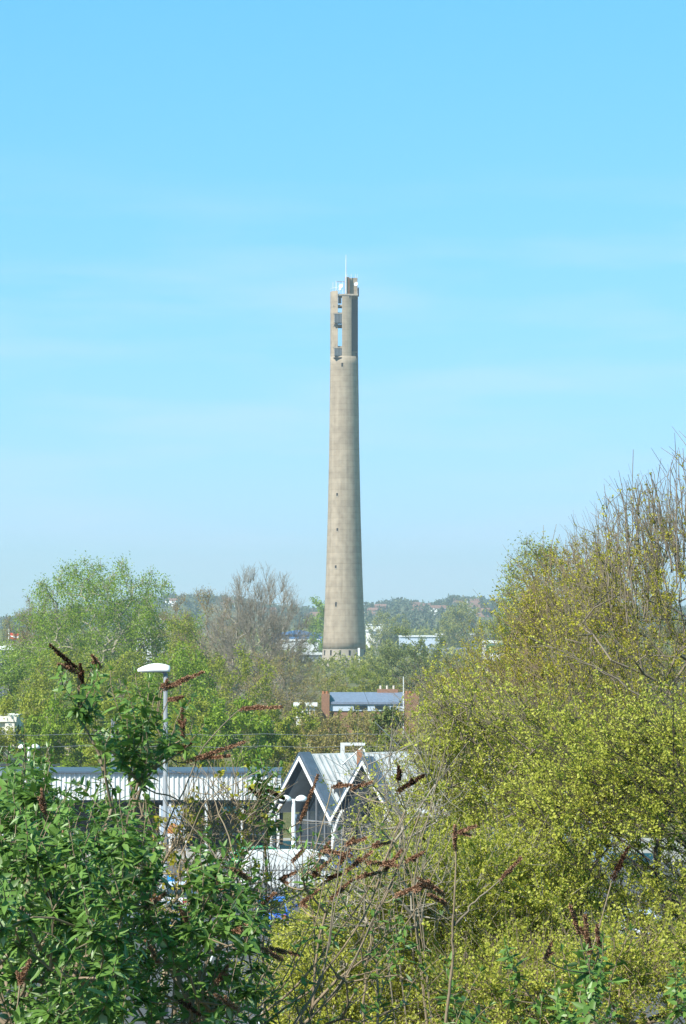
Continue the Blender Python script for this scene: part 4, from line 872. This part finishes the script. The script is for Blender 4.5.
buddleia('leafy buddleia standing behind the corner bush at the far left', 40, 18.5, [(-20, 112, 808, 990, 17.6, 19.5, 2), (-20, 50, 778, 830, 17.6, 19, .5), (-20, 120, 900, 1050, 17.5, 19, 1)], 302, shoots=210, per=24)
buddleia('tall slender buddleia shoot with drooping leaves, topped by a dark seed head', 84, 16.3, [(78, 88, 690, 720, 16.2, 16.4, 1.3), (86, 108, 725, 775, 16.1, 16.5, 1.3), (92, 122, 775, 810, 16, 16.6, .8)], 303, shoots=11, per=9,
         heads=[(84, 690, 80, 664, 16.3, .012, D_), (78, 670, 50, 645, 16.3, .017, D_), (80, 674, 58, 664, 16.3, .012, S_), (100, 668, 92, 655, 16.3, .010, S_)])
buddleia('leafy buddleia head in front of the tall street lamp pole', 150, 17, [(116, 158, 715, 785, 16.5, 17.5, 3), (165, 188, 735, 765, 16.5, 17.5, .6), (105, 150, 775, 830, 16.5, 17.5, 1.1), (140, 178, 845, 905, 16.5, 17.5, .6)], 304, shoots=32, per=13,
         heads=[(162, 690, 203, 672, 17, .016, S_), (160, 686, 180, 684, 17, .012, S_), (168, 700, 183, 697, 17, .012, S_), (183, 738, 182, 708, 17, .016, S_), (178, 752, 192, 742, 17, .022, D_), (186, 762, 245, 742, 16.8, .017, S_), (240, 709, 282, 707, 16.9, .010, S_), (196, 758, 230, 756, 16.9, .012, S_)],
         stems=[(((150, 880, 17), (175, 800, 17), (200, 745, 17), (240, 709, 16.9)), .006), (((190, 990, 17), (215, 850, 17), (262, 810, 17), (285, 792, 17)), .006), (((100, 740, 16.6), (150, 790, 16.8), (190, 805, 16.8)), .007)])
buddleia('bushy buddleia in the lower left centre with brown seed heads', 200, 16, [(125, 262, 925, 1045, 15, 17, 3), (190, 262, 875, 925, 15.4, 16.6, .6), (120, 150, 850, 910, 15.6, 16.6, .5)], 305, shoots=135, per=20,
         heads=[(188, 925, 180, 905, 15.6, .014, S_), (160, 965, 145, 940, 15.4, .016, S_), (215, 985, 228, 965, 15.6, .016, S_), (250, 880, 232, 868, 15.8, .014, S_), (240, 1010, 215, 995, 15, .018, S_), (205, 872, 236, 905, 16, .013, S_), (283, 960, 262, 948, 15.6, .016, S_), (180, 1000, 200, 1015, 15, .013, D_), (150, 905, 166, 893, 15.6, .012, S_), (228, 935, 246, 925, 15.6, .012, S_), (262, 905, 275, 893, 15.8, .013, S_)],
         stems=[(((185, 1030, 15.6), (225, 905, 15.8), (255, 850, 16), (268, 828, 16)), .006), (((200, 1035, 16), (240, 870, 16), (215, 800, 16.2), (190, 790, 16.2)), .005), (((172, 1020, 16.2), (180, 860, 16.4), (205, 800, 16.4), (260, 770, 16.4)), .005), (((230, 1030, 16.1), (225, 900, 16.3), (208, 850, 16.4), (170, 800, 16.5)), .006)])
buddleia('thin leafy sprig crossing in front of the small twin lamp', 262, 18, [(255, 278, 788, 828, 17.8, 18.2, 2), (262, 290, 820, 850, 17.8, 18.2, .7)], 306, shoots=9, per=8,
         heads=[(262, 800, 250, 788, 18, .014, D_), (300, 822, 318, 775, 18, .012, S_), (286, 800, 268, 790, 18, .010, D_)], stems=[(((262, 1030, 18), (270, 900, 18), (266, 820, 18)), .005)])
bare = []
rg = np.random.default_rng(77)
for i in range(10):
    x0 = rg.uniform(215, 330); x1 = x0 + rg.uniform(30, 175); y1 = rg.uniform(800, 905); dd = rg.uniform(16, 19)
    bare.append((((x0 - 20, 1045, dd), (x0 + (x1 - x0) * .35, 985, dd), (x0 + (x1 - x0) * .75, y1 + (985 - y1) * .45, dd), (x1, y1, dd)), rg.uniform(.004, .010)))
hd = [(332, 787, 352, 785, 17, .014, S_), (397, 792, 424, 775, 17, .020, D_), (398, 780, 400, 770, 17, .022, D_), (324, 850, 352, 856, 17, .02, S_), (345, 872, 372, 852, 17, .02, S_), (365, 862, 398, 866, 17, .02, S_),
      (310, 878, 330, 860, 17, .016, S_), (384, 872, 402, 850, 17, .016, S_), (330, 900, 352, 880, 17, .014, S_), (300, 905, 318, 890, 16.5, .018, S_), (268, 948, 300, 955, 16.5, .02, S_), (345, 845, 366, 838, 17, .016, S_), (395, 896, 428, 882, 17, .014, S_), (318, 856, 330, 842, 17.2, .014, S_), (338, 866, 350, 850, 17.4, .014, S_), (356, 878, 380, 872, 17.2, .013, S_), (292, 862, 304, 850, 17.2, .012, S_), (372, 846, 392, 842, 17.3, .013, S_), (280, 880, 296, 872, 17.1, .014, S_), (405, 862, 424, 852, 17.4, .012, S_), (326, 880, 338, 874, 17.0, .015, D_)]
buddleia('tangle of bare arching buddleia stems with rust brown seed heads below the station gables', 300, 17.4, [(255, 420, 935, 1040, 16, 18.5, 2), (300, 345, 855, 930, 16.5, 18, .5), (350, 400, 900, 980, 17, 18, .5)], 307, shoots=58, per=13, sparse=True, stems=bare, heads=hd, leaf=.07)
wk = []
for i in range(9):
    x0 = rg.uniform(352, 412); x1 = x0 + rg.uniform(-22, 60); y1 = rg.uniform(745, 830); dd = rg.uniform(19, 21)
    wk.append((((x0 + 30, 1045, dd), (x0 + 14, 900, dd), (x0 + (x1 - x0) * .5, 840, dd), (x1, y1, dd)), rg.uniform(.004, .0075)))
buddleia('bare pale twigs rising in front of the right station gable', 390, 20, [(352, 420, 845, 900, 19, 21, 1)], 308, shoots=8, per=4, sparse=True, stems=wk, heads=[(350, 790, 372, 782, 20, .008, S_)], leaf=.05)
buddleia('dry forked seed stalk standing before the yellow-green shrub', 445, 16, [(440, 470, 1000, 1045, 15.8, 16.2, 1)], 309, shoots=6, per=5,
         heads=[(455, 850, 455, 826, 16, .008, S_), (452, 834, 476, 826, 16, .010, S_), (500, 880, 521, 858, 16, .009, S_), (448, 905, 428, 894, 16, .018, S_), (445, 895, 418, 878, 16, .013, S_), (430, 888, 418, 884, 16, .013, S_)],
         stems=[(((444, 1040, 16), (451, 965, 16), (455, 925, 16), (456, 850, 16)), .010), (((454, 926, 16), (475, 903, 16), (500, 880, 16)), .007), (((455, 924, 16), (450, 908, 16), (440, 900, 16)), .006)])
buddleia('fresh green buddleia shoots low at the bottom right', 590, 16.5, [(575, 612, 962, 1040, 16, 17, 2), (540, 580, 990, 1045, 16, 17, .8), (655, 700, 975, 1045, 16, 17, 1.3), (460, 560, 1005, 1050, 16, 17, 1), (490, 530, 960, 1030, 16, 17, .5)], 310, shoots=26, per=10,
         heads=[(590, 955, 585, 915, 16.5, .026, S_), (600, 950, 597, 925, 16.5, .018, S_), (580, 935, 570, 905, 16.5, .014, S_), (612, 880, 628, 848, 17, .022, D_), (545, 960, 552, 942, 16.5, .012, S_)])

rgl = np.random.default_rng(31)
def limbs(n, xr, yr, dx=(70, 170), k=(.45, 1.1)):
    out = []
    for _ in range(n):
        x = rgl.uniform(*xr); y = rgl.uniform(*yr); w = rgl.uniform(*dx); out.append((x + w, y + w * rgl.uniform(*k), x, y))
    return out
def fine_shrub(label, root_px, root_d, poly, n, seed, leafmat, bark='bark', rand=.5, tlen=(.15, .55), leafy=1.0, spikes=(), rosette=7, tw=5, lsz=.0225, yfade=None, d_spread=1.5, up=.35, lean=0.):
    """poly: list of (x, ytop) giving the outline, bottom row and distance; crown of thin twigs set with tiny rosettes of leaves"""
    rng = np.random.default_rng(seed); (outline, ybot, dist) = poly
    rx = loc_d(root_px, root_d); root = np.array([rx, root_d, zground(rx, root_d) - .05]); e = empty('hawthorn_shrub', root, 0, label, 'shrub')
    ox, oy = zip(*outline); T = []; leafw = []
    while len(T) < n:
        x = rng.uniform(min(ox), max(ox)); y = rng.uniform(min(oy), ybot); top = np.interp(x, ox, oy) + rng.normal(0, 9)
        if y < top: continue
        T.append(P(x, y, dist + rng.uniform(-d_spread, d_spread))); 
    T = np.array(T) - root
    A, par, wt, tips = skeleton(np.zeros(3), T, rng, seg=.16, beta=.22, wob=.13)
    rad = .0030 * wt ** .47; ed = np.arange(1, len(A)); parts = [frustums(A[par[ed]], A[ed], rad[par[ed]], rad[ed], 5)]
    thin = np.where(wt <= 5)[0]; cnt = int(n * tw); src = rng.choice(thin, cnt)
    base_dir = unit(A[src] - A[par[src]]); td = unit(base_dir * .4 + rng.normal(0, rand, (cnt, 3)) + np.array([lean, 0, up])); tl = rng.uniform(*tlen, (cnt, 1))
    a_ = A[src]; m_ = a_ + td * tl * .5; e_ = m_ + unit(td + rng.normal(0, .25, td.shape) + np.array([0, 0, up * .6])) * tl * .5
    parts += [frustums(a_, m_, .0028, .0020, 3), frustums(m_, e_, .0020, .0010, 3)]
    if len(spikes):       # long bare upright shoots
        for (x0, y0, x1, y1) in spikes:
            dd = dist + rng.uniform(-d_spread * .6, d_spread * .6); a, b_ = P(x0, y0, dd) - root, P(x1, y1, dd) - root; W = bezier(a, b_, rng.normal(0, .05, 3), 9); W[1:-1] += rng.normal(0, .008, (7, 3)); rr = np.linspace(.0075, .0022, 9)
            parts.append(frustums(W[:-1], W[1:], rr[:-1], rr[1:], 4)); ns = rng.integers(5, 10); t = rng.uniform(.15, 1, ns); s = np.stack([np.interp(t, np.linspace(0, 1, 9), W[:, c_]) for c_ in range(3)], 1)
            q = s + unit((b_ - a)[None] / np.linalg.norm(b_ - a) * .9 + rng.normal(0, .5, (ns, 3))) * rng.uniform(.05, .28, (ns, 1)); parts.append(frustums(s, q, .0035, .002, 3))
            a_ = np.concatenate([a_, s]); e_ = np.concatenate([e_, q]); m_ = np.concatenate([m_, (s + q) / 2])
    V, Fc = merge(parts); link('branches', np_mesh('branches', V, Fc, M[bark]), e)
    nr = int(cnt * 5.0 * leafy); k = rng.integers(0, len(a_), nr); u_ = rng.uniform(0, 1, (nr, 1)); c_ = np.where(u_ < .5, a_[k] * (1 - 2 * u_) + m_[k] * 2 * u_, m_[k] * (2 - 2 * u_) + e_[k] * (2 * u_ - 1))
    if yfade is not None:       # buds open later towards the top of the shrub
        zw = c_[:, 2] + root[2]; dw = c_[:, 1] + root[1]; py = HOR + (EYE - zw) / dw * F
        keep = rng.uniform(0, 1, nr) < np.interp(py, yfade[0], yfade[1]); c_ = c_[keep]; nr = len(c_)
    kk = np.repeat(np.arange(nr), rosette); pos = c_[kk] + rng.normal(0, .012, (len(kk), 3)); ld = rng.normal(0, 1, (len(kk), 3)) + np.array([0, 0, .35])
    sz = (lsz * rng.uniform(.6, 1.25, nr))[kk]
    V, Fc = leaves(pos, ld, sz * rng.uniform(.8, 1.2, len(kk)), sz * rng.uniform(.55, .8, len(kk)), rng)
    link('foliage', np_mesh('foliage', V, Fc, M[leafmat], rnd=np.clip(rng.normal(.5, .2, len(kk)) + .16 * np.sin(kk * 3.7) + .22 * np.sin(pos[:, 0] * 3.1 + 2 * np.sin(pos[:, 2] * 2.3)) * np.sin(pos[:, 2] * 3.7), 0, 1)), e)
    return e
YF = ([430, 520, 570, 640, 720], [.02, .12, .5, .85, 1.])
rg = np.random.default_rng(9)
def spikes(xr, ytopf, n, ln=(60, 120)):
    out = []
    for _ in range(n):
        x = rg.uniform(*xr); yt = ytopf(x) + abs(rg.normal(0, 16)); l_ = rg.uniform(*ln); out.append((x + rg.normal(6, 12), yt + l_, x, yt))
    return out
top_r = lambda x: float(np.interp(x, [400, 430, 480, 520, 536, 560, 600, 625, 650, 686, 720], [740, 690, 610, 560, 545, 540, 508, 478, 470, 436, 430]))
fine_shrub('tallest shrub at the right edge with long bare upright shoots above olive buds', 690, 27, ([(560, 640), (600, 575), (640, 545), (686, 520), (740, 505)], 830, 27), 300, 401, 'haw_olive', bark='bark', spikes=spikes((590, 725), top_r, 62, (70, 140)), tw=9, yfade=YF, d_spread=1.8, leafy=.9, up=.9, lean=-.2, rand=.33, tlen=(.2, .75), lsz=.021)
fine_shrub('olive budding shrub with slanting twigs between the far shop and the tallest shrub', 600, 30, ([(450, 725), (490, 692), (520, 674), (538, 628), (560, 590), (600, 570), (640, 580)], 830, 30), 300, 402, 'haw_olive', bark='twig', spikes=spikes((520, 610), top_r, 30, (50, 100)) + spikes((440, 486), lambda x: 672, 10, (30, 60)) + spikes((520, 535), lambda x: top_r(x) + 28, 16, (40, 80)) + limbs(34, (490, 620), (600, 740)), tw=9, yfade=YF, d_spread=1.8, leafy=1.0, up=.75, lean=-.85, rand=.30, tlen=(.25, .85), lsz=.021)
fine_shrub('yellow-green shrub in the right centre hiding the end of the station roof', 500, 25, ([(400, 850), (418, 800), (432, 745), (445, 705), (480, 708), (540, 715), (580, 730)], 985, 25), 330, 403, 'haw', bark='bark', tw=10, d_spread=1.4, leafy=1.15, lean=-.6, rand=.38, tlen=(.15, .65), yfade=([660, 720, 770, 800], [.3, .55, .9, 1.]), spikes=spikes((418, 480), lambda x: 678 + (x < 432) * 50, 22, (50, 100)) + limbs(16, (440, 560), (640, 780)))
fine_shrub('yellow-green shrub at the lower right with dark gnarled limbs', 668, 22.5, ([(540, 800), (580, 745), (620, 730), (686, 715), (720, 710)], 1000, 22.5), 320, 404, 'haw', bark='bark_dark', tw=9, d_spread=1.4, leafy=1.0, lean=-.55, rand=.4, tlen=(.15, .65), spikes=limbs(14, (540, 660), (740, 860), (60, 120)))
fine_shrub('low bright yellow-green shrub at the bottom centre behind the bare stems', 400, 22, ([(270, 990), (305, 930), (350, 895), (400, 870), (450, 860), (560, 870)], 1045, 22), 400, 405, 'haw', bark='twig_grey', tw=9, d_spread=1.2, leafy=1.7)
fine_shrub('low twiggy shrub along the bottom right edge', 610, 20, ([(440, 985), (520, 965), (600, 960), (720, 940)], 1050, 20), 170, 406, 'haw', bark='twig', tw=8, d_spread=1.0, leafy=1.0)
fine_shrub('leafless pale twiggy shrub in front of the right station gable', 405, 24.5, ([(335, 850), (350, 790), (372, 752), (400, 742), (425, 748), (445, 775)], 930, 20.5), 75, 407, 'haw', bark='twig_grey', tw=5, d_spread=.6, leafy=.10, up=.3, lean=-.15)
fine_shrub('dead straw coloured twigs tangled in front of the station canopy', 205, 17.6, ([(150, 860), (175, 815), (200, 792), (235, 800), (262, 830), (285, 850)], 930, 17.6), 75, 408, 'haw_olive', bark='straw', tw=6, d_spread=.4, leafy=.08, up=.2, lsz=.03)
# rough grass on the bank
rng = np.random.default_rng(50); n = 26000; y = rng.uniform(15, 40, n); x = rng.uniform(-.16, .16, n) * y; z = gz(x, y)
V, Fc = leaves(np.stack([x, y, z], 1), rng.normal(0, .35, (n, 3)) + np.array([0, 0, 1.]), rng.uniform(.15, .5, n), rng.uniform(.008, .016, n), rng)
prop(link('bank_grass', np_mesh('bank_grass', V, Fc, M['grass'], rnd=rng.uniform(0, 1, n))), 'rough grass on the bank beneath the shrubs', 'grass', kind='stuff')

# ================================================================== HAZE
hz = MB().box(-3100, 3100, -160, 6100, -1.3, 150).build('haze', M['grass']); hz.data.materials.clear()
hm = bpy.data.materials.new('haze_air'); hm.use_nodes = True; t = hm.node_tree; t.nodes.clear(); o = t.nodes.new('ShaderNodeOutputMaterial'); pv = t.nodes.new('ShaderNodeVolumePrincipled')
pv.inputs['Color'].default_value = (.80, .94, 1.0, 1); pv.inputs['Density'].default_value = 0.00018; pv.inputs['Anisotropy'].default_value = 0.2; t.links.new(pv.outputs[0], o.inputs['Volume'])
hz.data.materials.append(hm); prop(hz, 'thin blue haze over the town', 'haze', kind='stuff')
